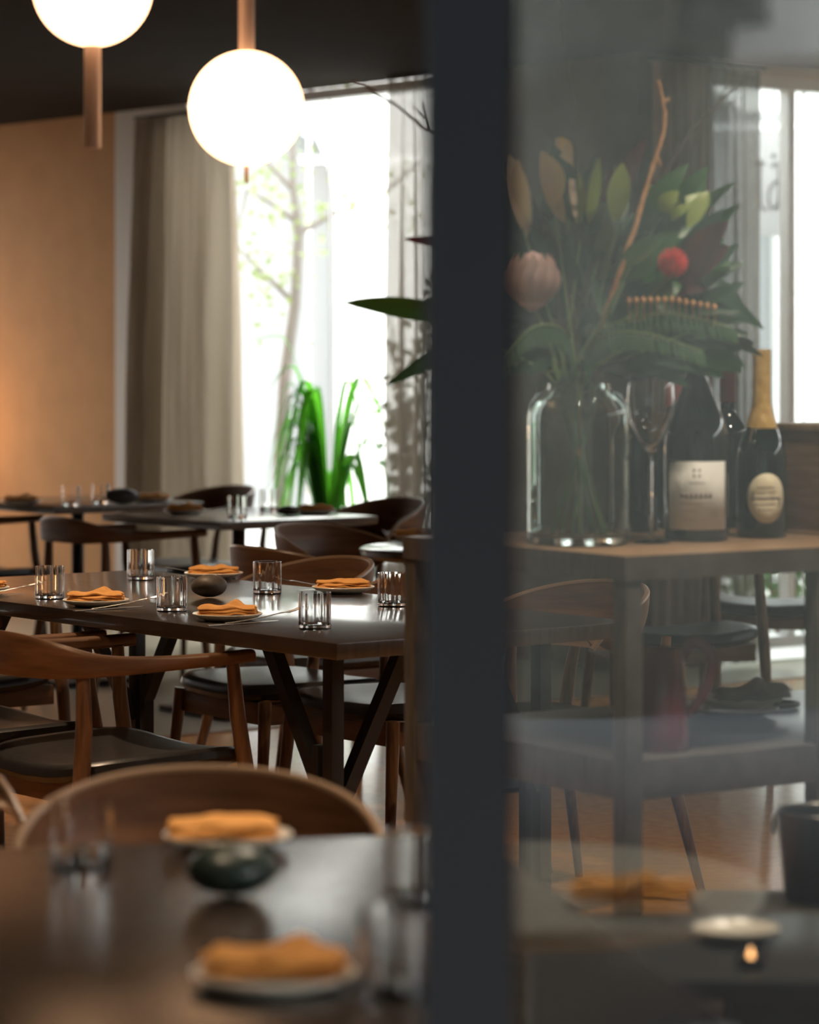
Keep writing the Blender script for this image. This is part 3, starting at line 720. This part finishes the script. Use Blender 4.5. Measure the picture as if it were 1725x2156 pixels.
# wooden box at right end of console
bp = P(1720, 1122, CZ)
e = empty('wooden_box', (bp.x+.04, bp.y+.04, CZ), math.atan2(V2.y, V2.x), 'brown wooden wine crate at the right end of the console', 'box')
mb = MB(); mb.box((0, 0, .013), (.21, .17, .012)); 
for s in (-1, 1): mb.box((0, s*.08, .105), (.2, .012, .172)); mb.box((s*.1, 0, .105), (.012, .17, .172))
mb.build('body', varied('crate_wood', (.13, .07, .035), (.22, .13, .07), .6, (2, 2, 16), 6), e, bevel=.0015)
mb = MB(); mb.box((0, 0, .197), (.22, .185, .012)); mb.build('lid', CONT, e, bevel=.002)
mb = MB(); mb.box((0, 0, .0035), (.225, .19, .007)); mb.build('base', RIM, e, bevel=.001)

# ---------------------------------------------------------------- bouquet
GD = leafmat('dark_green_leaf', (.022, .06, .028)); GM = leafmat('mid_green_leaf', (.05, .13, .04)); GY = leafmat('yellow_green_leaf', (.24, .30, .06)); GR = leafmat('grey_green_leaf', (.10, .15, .11))
MA = leafmat('maroon_leaf', (.10, .02, .03)); BE = leafmat('dried_beige_leaf', (.50, .37, .26), .7); YE = leafmat('golden_leaf', (.55, .33, .06), .5); BARK = mat('twig_bark', (.07, .045, .03), .7); BARKO = varied('orange_twig_bark', (.45, .22, .09), (.6, .33, .15), .6, ns=60)
VD = vp.y; mouth = Vector((vp.x, vp.y, CZ+.272)); vbase = Vector((vp.x, vp.y, CZ+.02))
rnd = random.Random(21)
def stemline(mb, to, r=.0022, k=None):
    a = rnd.uniform(0, 2*PI); b = vbase+Vector((.05*math.cos(a), .05*math.sin(a), .0)); m = mouth+Vector((.03*math.cos(a+PI), .03*math.sin(a+PI), -.01))
    ctrl = [tuple(b), tuple(m), tuple(m.lerp(to, .5)+Vector((0, 0, .01))), tuple(to)]
    mb.tube([Vector(p) for p in smooth_path(ctrl, 14)], r, 6)
STEM = leafmat('green_stem', (.13, .2, .07), .5, .1)
def spray(name, stem_px, leaves, m, label, cat='leaves', dz=0, stem_m=None):
    q = Q(stem_px[0], stem_px[1], VD+dz); e = empty(name, (vp.x, vp.y, CZ+.02), 0, label, cat); o = Vector((vp.x, vp.y, CZ+.02))
    mb = MB(); stemline(mb, q); mb.v = [tuple(Vector(p)-o) for p in mb.v]; mb.build('stem', stem_m or STEM, e)
    for (bx, by, tx, ty, wpx) in leaves:
        z1 = dz+rnd.uniform(-.03, .03); z2 = dz+rnd.uniform(-.09, .05)
        mb = MB(); mb.leaf(Q(bx, by, VD+z1)-o, Q(tx, ty, VD+z2)-o, wpx*VD/FPX, (rnd.uniform(-.008, .008), rnd.uniform(-.02, .0), rnd.uniform(0, .008)), 10, Vector((rnd.uniform(-.5, .5), -1, rnd.uniform(-.3, .5))))
        mb.build('leaf', m, e)
    return e
spray('dried_leaf_stem', (1100, 480), [(1110, 500, 1075, 325, 44), (1118, 470, 1092, 335, 32)], BE, 'dried beige leaves at the upper left of the bouquet', dz=-.02)
spray('dried_leaf_stem', (1170, 460), [(1165, 440, 1140, 318, 50), (1190, 470, 1150, 340, 34), (1205, 345, 1172, 290, 28), (1215, 470, 1205, 335, 16)], BE, 'dried tan leaves and seed head rising left of the bouquet centre', dz=-.02)
spray('golden_leaf_stem', (1190, 360), [(1196, 345, 1178, 288, 26)], YE, 'small golden bud leaf at the top of the bouquet')
spray('broad_leaf_stem', (1225, 470), [(1215, 470, 1163, 305, 62), (1235, 440, 1258, 325, 40)], GD, 'broad dark green leaves at the top left of the bouquet')
spray('green_leaf_stem', (1300, 480), [(1296, 468, 1312, 342, 48), (1240, 470, 1262, 330, 30), (1222, 470, 1218, 365, 18)], GY, 'yellow-green upright leaves at the top of the bouquet', dz=-.05)
spray('maroon_leaf_stem', (1290, 450), [(1260, 450, 1362, 290, 46), (1250, 440, 1290, 350, 24)], MA, 'dull red leaf reaching up behind the bouquet', dz=.03)
spray('green_leaf_stem', (1390, 420), [(1330, 500, 1450, 345, 52), (1340, 470, 1440, 420, 40), (1360, 500, 1500, 460, 52)], GM, 'long dark green leaves pointing up right in the bouquet')
spray('golden_leaf_stem', (1400, 440), [(1390, 445, 1430, 402, 34), (1448, 480, 1492, 402, 34), (1400, 470, 1480, 405, 30)], GY, 'yellowish leaves at the upper right of the bouquet', dz=-.04)
spray('broad_leaf_stem', (1350, 520), [(1300, 590, 1432, 490, 70), (1320, 560, 1400, 500, 40), (1345, 640, 1435, 600, 50)], GM, 'broad mid green leaf at the centre right of the bouquet', dz=-.07)
spray('maroon_leaf_stem', (1440, 560), [(1420, 560, 1533, 466, 56), (1430, 600, 1536, 518, 58), (1400, 620, 1510, 590, 40)], MA, 'pointed maroon leaves sticking out right of the red flower', dz=-.02)
spray('leaf_stem', (930, 660), [(1010, 680, 724, 637, 46), (1000, 640, 880, 640, 30)], GM, 'long green leaf reaching left past the dark post', dz=0)
spray('leaf_stem', (960, 740), [(1010, 700, 812, 812, 34)], GD, 'dark narrow leaf drooping left of the post', dz=0)
spray('maroon_leaf_stem', (960, 520), [(1010, 530, 848, 503, 24)], MA, 'small maroon leaf tip left of the post', dz=0)
spray('serrated_leaf_stem', (1480, 690), [(1440, 690, 1578, 678, 22), (1440, 700, 1575, 708, 20), (1430, 690, 1545, 725, 22), (1450, 660, 1560, 655, 16), (1450, 690, 1540, 700, 26)], GD, 'spiky dark leaves pointing right above the bottles', dz=-.02)
for gi, (x0, x1, lab) in enumerate([(1060, 1200, 'dense dark foliage above the left of the vase'), (1180, 1330, 'dense dark foliage above the middle of the vase'), (1310, 1470, 'dense dark foliage hanging right over the bottles')]):
    lv = []
    for k in range(38):
        bx = rnd.uniform(x0, x1); by = rnd.uniform(560, 770); ang = math.atan2(by-730, bx-1225+rnd.uniform(-60, 60)); L = rnd.uniform(90, 180)
        dxn, dyn = math.cos(ang), math.sin(ang)*.8-.15
        if rnd.random() < .35: dyn = abs(dyn)*.6+.25
        lv.append((bx, by, bx+dxn*L, min(by+dyn*L, 835), rnd.uniform(24, 46)))
    spray('foliage_stem', ((x0+x1)/2, 690), lv, GD, lab, dz=.03)
for gi in range(3):
    lv = []
    for k in range(34):
        bx = [1090, 1250, 1390][gi]+rnd.uniform(-60, 60); by = rnd.uniform(460, 640); a = math.atan2(by-760, bx-1225)+rnd.uniform(-.4, .4); L = rnd.uniform(80, 150)
        lv.append((bx, by, bx+math.cos(a)*L, by+math.sin(a)*L, rnd.uniform(24, 40)))
    spray('foliage_stem', ([1090, 1250, 1390][gi], 560), lv, [GD, GR, GM][gi], ['dark leaf spray around the pink protea', 'grey-green leaf spray in the bouquet centre', 'mid green leaf spray around the red flower'][gi], dz=.05)
# fine fern fronds fringe
def frond(pts, lab, m=None, tipm=BE):
    o = Vector((vp.x, vp.y, CZ+.02)); e = empty('fern_frond', o, 0, lab, 'leaves'); mb = MB(); P3 = [Q(x, y, VD+z)-o for x, y, z in pts]
    P3 = [Vector(p) for p in smooth_path([tuple(mouth-o)]+[tuple(p) for p in P3], 40)]; mb.tube(P3, .0018, 5); mb.build('stem', STEM, e)
    mb = MB()
    for i in range(8, 41):
        c = P3[i]
        for s in (-1, 1):
            ln = .05*(1-.4*(i/40)); mb.leaf(c, c+Vector((.006*s+rnd.uniform(-.004, .004), -.01*s, -ln*(1 if s > 0 else .8))), .006, n=4)
    mb.build('leaflets', m or GF, e); return e
GF = leafmat('fern_green', (.03, .085, .03))
frond([(1260, 700, -.05), (1400, 660, -.1), (1545, 690, -.1)], 'feathery green frond arching right over the bottles')
frond([(1250, 720, -.08), (1350, 700, -.12), (1480, 740, -.12)], 'lower feathery frond hanging in front of the tall bottle')
frond([(1190, 700, -.08), (1120, 690, -.12), (1060, 760, -.12)], 'feathery frond drooping left of the vase')
# orange-tipped grevillea comb
o0 = Vector((vp.x, vp.y, CZ+.02)); e = empty('grevillea_flower', o0, 0, 'row of orange tipped flower styles in the right of the bouquet', 'flower')
mb = MB(); stemline(mb, Q(1420, 655, VD-.1)); mb.v = [tuple(Vector(p)-o0) for p in mb.v]; mb.build('stem', STEM, e)
mb = MB()
for k in range(13):
    x = 1325+k*15; y = 632+ (k-6)*1.2+abs(k-6)*1.5; c = Q(x, y, VD-.11)-o0; mb.lathe([(0, -.006), (.0032, -.003), (.0042, .001), (.003, .005), (0, .007)], c, 10); mb.tube([c, c+Vector((.002, .02, -.035))], .0009, 5)
mb.build('styles', BARKO, e)
# protea
e = empty('protea_flower', o0, 0, 'large pale pink protea head beside the dark post', 'flower')
mb = MB(); stemline(mb, Q(1122, 640, VD-.05), .004); mb.v = [tuple(Vector(p)-o0) for p in mb.v]; mb.build('stem', STEM, e)
PK = leafmat('pink_bract', (.42, .27, .25), .7, .3); pc = Q(1122, 655, VD-.05)-o0
mb = MB()
for ring, (n, rr, hh, wd) in enumerate([(12, .012, .10, .022), (14, .034, .10, .024), (14, .046, .078, .026)]):
    for k in range(n):
        a = 2*PI*(k+ring*.5)/n; d = Vector((math.cos(a), math.sin(a), 0)); mb.leaf(pc+d*.006, pc+d*rr*.9+Vector((0, 0, hh)), wd, d*.018, 7, -d, cup=-.2, peak=.62)
mb.build('bracts', PK, e)
mb = MB(); mb.lathe([(0, 0), (.022, .01), (.036, .04), (.030, .075), (.014, .098), (0, .105)], pc, 20); mb.build('flower_head', mat('protea_centre', (.55, .36, .34), .8), e)
# red pincushion flower
e = empty('red_flower', o0, 0, 'small round red flower at the right of the bouquet', 'flower')
mb = MB(); stemline(mb, Q(1420, 575, VD-.09), .003); mb.v = [tuple(Vector(p)-o0) for p in mb.v]; mb.build('stem', STEM, e)
rc = Q(1417, 553, VD-.09)-o0; mb = MB(); rd = leafmat('red_petal', (.62, .03, .025), .5, .2)
for k in range(90):
    z = 1-2*(k+.5)/90; a = k*2.4; r = math.sqrt(1-z*z); d = Vector((r*math.cos(a), r*math.sin(a), z)); mb.tube([rc+d*.008, rc+d*.027], [.0022, .0014], 5)
mb.build('petals', rd, e)
# branches
def branch(pts, r, m, lab, dz=0, twigs=()):
    o = Vector((vp.x, vp.y, CZ+.02)); e = empty('branch', o, 0, lab, 'branch')
    P3 = [mouth-o]+[Q(x, y, VD+dz)-o for x, y in pts]; pp = [Vector(p) for p in smooth_path([tuple(p) for p in P3], 40)]
    pp = [vbase-o]+pp
    pp = [p+Vector((rnd.uniform(-.0015, .0015), 0, rnd.uniform(-.001, .001))) for p in pp]
    mb = MB(); mb.tube(pp, [r*(1.2-.5*i/41)*rnd.uniform(.85, 1.2) for i in range(len(pp))], 8); b = mb.build('stem', m, e)
    for (x0, y0, x1, y1) in twigs:
        mb = MB(); mb.tube([Q(x0, y0, VD+dz)-o, Q(x1, y1, VD+dz)-o], [r*.7, r*.4], 6); mb.build('twig', m, e)
branch([(1310, 560), (1375, 350), (1400, 255), (1385, 170)], .0045, BARKO, 'crooked orange-brown twig rising from the bouquet', -.06, [(1398, 215, 1412, 208), (1384, 330, 1392, 350)])
branch([(1300, 560), (1420, 330), (1490, 240), (1558, 175)], .0028, BARK, 'thin dark branch leaning up to the right', .02, [(1490, 240, 1545, 215), (1510, 220, 1540, 160)])
branch([(1180, 560), (1010, 330), (900, 275), (840, 225), (745, 168)], .0028, BARK, 'thin dark branch arching left across the sheer curtain', .02, [(900, 272, 888, 215), (893, 250, 872, 225), (840, 225, 795, 200)])
branch([(1210, 560), (1215, 300), (1190, 100), (1170, -60)], .0016, BARK, 'very thin bare stem rising straight up through the dark top', .02, [(1198, 70, 1140, 36)])

# ---------------------------------------------------------------- ice bucket on a low dark sideboard (lower right)
BKT = Q(1742, 1893, 4.75); bz = BKT.z
e = empty('sideboard', (BKT.x+.10, 4.62, 0), 0, 'low dark sideboard at the lower right behind the glass', 'cabinet')
Wd = .62; mb = MB(); mb.box((0, 0, bz-.0125), (Wd, .42, .025)); mb.build('top', mat('dark_sideboard', (.05, .045, .038), .4), e, bevel=.002)
mb = MB(); mb.box((0, 0, (bz-.025)/2+.04), (Wd-.03, .39, bz-.105)); mb.build('body', BLACKW, e, bevel=.002)
for s in (-1, 1): MB().box((s*.146, -.2, bz/2+.03), (.28, .012, bz-.17)).build('door', BLACKW, e, bevel=.002)
for s in (-1, 1):
    for q in (-1, 1): MB().box((s*.27, q*.15, .05), (.035, .035, .10)).build('leg', BLACKW, e)
e = empty('ice_bucket', (BKT.x, BKT.y, bz), 0, 'dark metal ice bucket with a ring handle at the right edge', 'bucket')
BK = mat('dark_bucket_metal', (.06, .055, .05), .35, .7)
mb = MB(); mb.lathe([(0, 0), (.062, 0), (.066, .004), (.076, .125), (.079, .138), (.077, .140), (.073, .137), (.062, .01), (0, .008)], seg=48); mb.build('body', BK, e)
mb = MB(); mb.tube([(-.079+.004*math.cos(t*PI/8)-.004, .014*math.cos(t*PI/8), .118+.014*math.sin(t*PI/8)) for t in range(17)], .0028, 6); mb.build('handle', STEEL, e)
# white plate and tealight on a lower dark shelf in front
q = Q(1556, 1990, 3.7)
e = empty('side_table', (q.x+.08, q.y, 0), 0, 'low dark table at the bottom right with a white plate', 'table')
mb = MB(); mb.box((0, 0, q.z-.012), (.52, .42, .024)); mb.build('tabletop', mat('dark_low_table', (.03, .03, .03), .3), e, bevel=.002)
for s in (-1, 1):
    for k in (-1, 1): MB().box((s*.23, k*.18, (q.z-.024)/2), (.04, .04, q.z-.024)).build('leg', BLACKW, e)
o = item('plate', make_plate, CERAM, (q.x, q.y+.03, q.z), 0, 'white plate on the low table at the bottom right', 'plate'); o.scale = (.66, .66, 1)
e = empty('tealight_holder', (q.x+.0, q.y-.13, q.z), 0, 'small glowing tealight in front of the white plate at the bottom right', 'candle')
MB().lathe([(0, 0), (.016, 0), (.018, .012), (.016, .013), (.014, .006), (0, .006)], seg=24).build('cup', BLACKM, e)
MB().lathe([(0, .006), (.003, .01), (.0035, .015), (0, .024)], seg=12).build('flame', emit('flame', (1, .45, .15), 5), e)

# ---------------------------------------------------------------- camera-side round table whose reflection shows in the glass
CS = mat('pale_round_table', (.42, .42, .38), .35)
rt = Vector((.115, 1.36)); e = empty('round_table', (rt.x, rt.y-.12, 0), 0, 'pale round table this side of the glass, seen only as a reflection', 'table')
mb = MB(); mb.lathe([(0, .725), (.29, .725), (.30, .735), (.30, .745), (.295, .75), (0, .75)], seg=64); mb.build('tabletop', CS, e)
MB().lathe([(.03, 0), (.03, .725)]).build('pedestal', BLACKM, e)
MB().lathe([(0, 0), (.2, 0), (.2, .015), (0, .025)], seg=32).build('base', BLACKM, e)
item('plate', make_plate, CERAM, (.25, 1.41, .75), 0, 'plate reflected in the glass at the lower right', 'plate')
item('folded_napkin#2', None, NAPKIN, (.25, 1.41, .762), .1, 'ochre napkin reflected in the glass at the lower right', 'napkin')

# ---------------------------------------------------------------- strap-leaved plant in front of the window
SG = leafmat('strap_leaf', (.08, .26, .04), .3, .65)
pb = (-.383, 14.2); e = empty('potted_plant', (*pb, 0), 0, 'large green strap-leaved plant in a dark pot before the left window', 'plant')
mb = MB(); mb.lathe([(0, 0), (.13, 0), (.16, .30), (.165, .31), (.15, .31), (.14, .27), (0, .26)], seg=36); mb.build('pot', mat('dark_pot', (.05, .05, .05), .5), e)
rnd2 = random.Random(5); mb = MB()
def strap(mb, az, reach, top, endz, wd, z0=.30):
    d = Vector((math.cos(az), math.sin(az), 0)); n = 16; vs = []; fs = []; sd = Vector((-d.y, d.x, 0))
    for i in range(n+1):
        q = i/n; r = reach*q**1.1; z = z0+(top-z0)*math.sin(min(1, q/.62)*PI/2) if q < .62 else top-(top-endz)*((q-.62)/.38)**1.7
        hw = wd/2*math.sin(PI*(.08+.92*q)**.75)**.7 if q < 1 else .001
        c = d*r+Vector((0, 0, z)); vs += [c-sd*hw+Vector((0, 0, hw*.35)), c, c+sd*hw+Vector((0, 0, hw*.35))]
    for i in range(n): a = i*3; fs += [(a, a+1, a+4, a+3), (a+1, a+2, a+5, a+4)]
    mb.add(vs, fs)
for k in range(44):
    az = rnd2.choice((0, PI))+rnd2.gauss(0, .6); top = rnd2.uniform(.8, 1.25); reach = rnd2.uniform(.16, .36); strap(mb, az, reach, top, top-rnd2.uniform(.15, .7), rnd2.uniform(.035, .058))
for az, reach, top, ez in [(PI*.98, .38, 1.44, 1.42), (PI*1.03, .30, 1.22, .55), (PI*.95, .28, 1.12, .4), (0.05, .28, 1.22, .55), (-.1, .29, 1.12, .40), (.1, .30, 1.26, 1.1), (PI*1.1, .30, 1.30, 1.15)]:
    strap(mb, az, reach, top, ez, .05)
mb.build('leaves', SG, e)
# ---------------------------------------------------------------- outside
FAC = mat('white_render', (.5, .5, .49), .9); FACG = mat('grey_recess', (.17, .178, .182), .8); PAV = mat('pale_pavement', (.3, .3, .29), .9)
mb = MB(); mb.box((0, 31, -.15), (60, 50, .1)); o = mb.build('ground', PAV, smooth=False); structure(o); o.name = 'floor_outside'
def arch_facade():
    e = empty('building', (0, 27, 0), 0, 'white rendered building with arched openings across the street', 'building')
    mb = MB(); mb.box((0, 1.8, 5), (34, 3, 10.4)); mb.build('wall', FACG, e, smooth=False)
    # arched screen wall in front
    cx = [-9.8+3.9*k for k in range(6)]; hw = 1.35; sp = 2.6
    prev = -17
    for k, x in enumerate(cx):
        mb = MB(); mb.box(((prev+x-hw)/2, 0, 5), (x-hw-prev, .5, 10.2)); n = 20; pts = [(x+hw*math.cos(PI*i/n), sp+hw*math.sin(PI*i/n)) for i in range(n+1)]
        vs = []; fs = []
        for (px_, pz) in pts: vs += [(px_, -.25, pz), (px_, -.25, 10.1), (px_, .25, pz), (px_, .25, 10.1)]
        for i in range(n): a = 4*i; fs += [(a, a+4, a+5, a+1), (a+2, a+3, a+7, a+6), (a, a+2, a+6, a+4), (a+1, a+5, a+7, a+3)]
        mb.add(vs, fs); mb.build('arch', FAC, e, smooth=False); prev = x+hw
    mb = MB(); mb.box(((prev+17)/2, 0, 5), (17-prev, .5, 10.2)); mb.build('arch', FAC, e, smooth=False)
arch_facade()
TB = mat('grey_bark', (.10, .09, .08), .8); TL = leafmat('pale_spring_leaf', (.13, .17, .07), .5, .3)
def tree():
    d = 17.2; base = Q(598, 740, d); o = Vector((base.x, d, -.1)); e = empty('street_tree', o, 0, 'slender street tree with a forked trunk outside the left window', 'tree')
    tr = [Vector((base.x+.02, d, -.1))]+[Q(x, y, d) for x, y in [(590, 1000), (600, 800), (622, 640), (630, 490), (618, 400), (615, 250), (600, 60), (580, -200)]]
    mb = MB(); mb.tube([p-o for p in tr], [.045, .038, .034, .030, .028, .02, .018, .013, .01], 10)
    b = mb.build('trunk', TB, e); rnd = random.Random(3)
    brs = [[(630, 490), (700, 452), (800, 412), (900, 330)], [(618, 400), (560, 340), (520, 250)], [(615, 250), (680, 150), (740, 60)], [(622, 640), (540, 560), (500, 520)], [(630, 470), (560, 420), (520, 400), (505, 470)]]
    for br in brs:
        mb = MB(); mb.tube([Q(x, y, d)-o for x, y in br], [.018]+[.012]*(len(br)-2)+[.005], 8); mb.build('branch', TB, e)
    mb = MB()
    for k in range(420):
        br = rnd.choice(brs); i = rnd.randrange(len(br)-1); t = rnd.random(); x = br[i][0]*(1-t)+br[i+1][0]*t; y = br[i][1]*(1-t)+br[i+1][1]*t
        c = Q(x+rnd.gauss(0, 55), y+rnd.gauss(0, 45)+20, d+rnd.gauss(0, .4))-o; dr = Vector((rnd.gauss(0, 1), rnd.gauss(0, 1), rnd.gauss(0, 1))).normalized()
        mb.leaf(c, c+dr*rnd.uniform(.03, .06), .028, n=3, nrm=Vector((rnd.gauss(0, 1), -1, rnd.gauss(0, 1))))
    mb.build('leaves', TL, e)
tree()
# leafy shrub behind the sheer curtain, outside the glass
SH = leafmat('shrub_leaf', (.015, .035, .012), .6, .2)
sb = W1(.02, -.6); e = empty('shrub', (sb[0], sb[1], -.1), 0, 'small-leaved shrub outside, behind the narrow sheer curtain', 'shrub'); rnd = random.Random(9); mb = MB(); st = MB()
MB().lathe([(0, 0), (.16, 0), (.2, .4), (.18, .4), (.17, .35), (0, .34)], seg=28).build('pot', mat('grey_pot', (.3, .3, .3), .7), e)
for s in range(16):
    a = rnd.uniform(0, 2*PI); r = rnd.uniform(.05, .28); h = rnd.uniform(1.1, 1.9); tip = Vector((r*math.cos(a), r*math.sin(a), h)); b = Vector((tip.x*.2, tip.y*.2, .3))
    st.tube([b, b.lerp(tip, .5)+Vector((.02, 0, 0)), tip], [.006, .004, .002], 6)
    for k in range(34):
        q = rnd.uniform(.15, 1); c = b.lerp(tip, q); dr = Vector((rnd.gauss(0, 1), rnd.gauss(0, 1), rnd.gauss(0, .7))).normalized(); mb.leaf(c, c+dr*rnd.uniform(.05, .09), .035, n=4, nrm=Vector((rnd.gauss(0, 1), -1, rnd.gauss(0, 1))))
st.build('stems', BARK, e); mb.build('leaves', SH, e)
# hanging shop sign beyond the right window
d = 17; e0 = Q(1600, 365, d); e = empty('hanging_sign', e0, 0, 'white hanging sign with thin lettering outside the right window', 'sign')
sc = d/FPX
mb = MB(); mb.box((0, 0, 0), (125*sc, .04, 262*sc)); mb.build('board', mat('sign_white', (.2, .2, .2), .6), e, bevel=.004)
for s in (-35, 30): MB().tube([(s*sc, 0, 131*sc), (s*sc, 0, 185*sc)], .006, 6).build('chain', BLACKM, e)
MB().tube([(-70*sc, 0, 185*sc), (66*sc, 0, 185*sc), (66*sc, .03, 160*sc), (66*sc, .03, -e0.z-.1)], .02, 8).build('post', BLACKM, e)
def L(x, y): return ((x-1600)*sc, -.024, (365-y)*sc)
mb = MB(); tr = .006
mb.tube([L(1600, 335), L(1600, 425), L(1602, 437), L(1608, 441), L(1614, 440)], tr, 6); mb.tube([L(1592, 344), L(1610, 344)], tr, 6)
ca = [(1625, 352), (1629, 345), (1636, 344), (1640, 352), (1640, 440)]; mb.tube([L(*p) for p in ca], tr, 6)
mb.tube([L(*p) for p in [(1640, 378), (1630, 384), (1621, 396), (1618, 412), (1619, 428), (1624, 439), (1631, 439), (1637, 430), (1640, 418)]], tr, 6)
mb.tube([L(1629+3*math.cos(a*PI/5), 328+3*math.sin(a*PI/5)) for a in range(11)], tr*.8, 6)
mb.build('lettering', mat('sign_ink', (.02, .015, .015), .6), e)
# mirrored letter on the window glass
fc = bpy.data.curves.new('window_letter', 'FONT'); fc.body = 'R'; fc.size = .115; fc.extrude = .0008; fc.align_x = 'CENTER'
o = bpy.data.objects.new('tmp', fc); col.objects.link(o); bpy.context.view_layer.update()
me = bpy.data.meshes.new_from_object(o); bpy.data.objects.remove(o)
p = W2(.665, -.05); o = bpy.data.objects.new('window_letter', me); col.objects.link(o)
o.location = (p[0], p[1], CH+(740-662)*13.4/FPX); o.rotation_euler = (PI/2, 0, math.atan2(V.y, V.x)); o.scale = (-1, 1, 1)
me.materials.clear(); me.materials.append(mat('white_vinyl', (.85, .85, .85), .6)); tag(o, 'white vinyl letter R in reverse on the right window glass', 'letter')
# blue street sign on a pole outside left window
q = Q(668, 265, 18.5); e = empty('street_sign', (q.x, q.y, -.1), 0, 'small pale and blue street sign outside, beside the globe lamp', 'sign')
MB().tube([(-.05, .03, 0), (-.05, .03, q.z+.2)], .012, 8).build('pole', ALU, e)
MB().box((-.01, 0, q.z+.1), (.16, .01, .12)).build('panel', mat('sign_pale_blue', (.55, .66, .8), .5), e)
MB().box((.085, -.001, q.z+.1), (.03, .01, .12)).build('stripe', mat('sign_blue', (.08, .15, .5), .5), e)
# planting outside the right window
sb = (1.9, 15.6); e = empty('garden_bush', (sb[0], sb[1], -.1), 0, 'leafy green bush outside at the foot of the right window', 'shrub'); mb = MB()
for k in range(700):
    c = Vector((rnd.gauss(0, .22), rnd.gauss(0, .18), rnd.uniform(.05, .75))); dr = Vector((rnd.gauss(0, 1), rnd.gauss(0, 1), rnd.gauss(.3, .8))).normalized(); mb.leaf(c, c+dr*rnd.uniform(.06, .12), .04, n=4, nrm=Vector((rnd.gauss(0, 1), -1, rnd.gauss(0, 1))))
mb.build('leaves', GM, e); st = MB()
for k in range(8): st.tube([(0, 0, 0), (rnd.gauss(0, .1), rnd.gauss(0, .1), .35), (rnd.gauss(0, .2), rnd.gauss(0, .15), .65)], [.01, .007, .003], 6)
st.build('stems', BARK, e)

# unseen dark foliage added behind the camera to dim the upper reflected haze
e = empty('added_hedge', (0, -8.6, 0), 0, 'dark foliage mass added on our side to dim the haze reflected in the glass', 'added_hedge')
n = 60; vs = []; fs = []; rnd = random.Random(4)
def hb(x, z): return .25*math.sin(x*1.7+z)+.2*math.sin(x*3.1-z*2)
for side in (0, 1):
    for i in range(n+1):
        for j in range(14):
            x = -12+24*i/n; z = -.1+6*j/13; vs.append((x, (.9+hb(x, z) if not side else -.9), z+(.3*math.sin(x*2.3) if j == 13 else 0)))
m = (n+1)*14
for i in range(n):
    for j in range(13):
        q = i*14+j; fs += [(q, q+14, q+15, q+1), (m+q, m+q+1, m+q+15, m+q+14)]
for i in range(n): q = i*14+13; fs.append((q, q+14, m+q+14, m+q))
MB().add(vs, fs).build('foliage', varied('added_hedge_leaves', (.03, .034, .03), (.05, .056, .05), .9, ns=3, bump=.5), e)
# two out-of-focus pendants hanging close behind the glass, top right
q = Q(1545, -10, 2.85)
e = empty('pendant_lamp', q, 0, 'blurred dark pendant shade at the top right behind the glass', 'lamp')
MB().lathe([(.02, .06), (.05, .05), (.062, -.035), (.060, -.035), (.048, .048), (.018, .057)], seg=36).build('lamp_shade', BLACKM, e)
MB().tube([(0, 0, .055), (0, 0, ZC-q.z)], .004, 8).build('cord', BLACKM, e)
q = Q(1700, 20, 2.85)
e = empty('pendant_lamp', q, 0, 'blurred pale grey pendant shade in the top right corner', 'lamp')
MB().lathe([(.02, .08), (.06, .07), (.072, -.05), (.070, -.05), (.058, .068), (.018, .077)], seg=36).build('lamp_shade', mat('pale_grey_shade', (.55, .55, .58), .6), e)
MB().tube([(0, 0, .075), (0, 0, ZC-q.z)], .004, 8).build('cord', BLACKM, e)
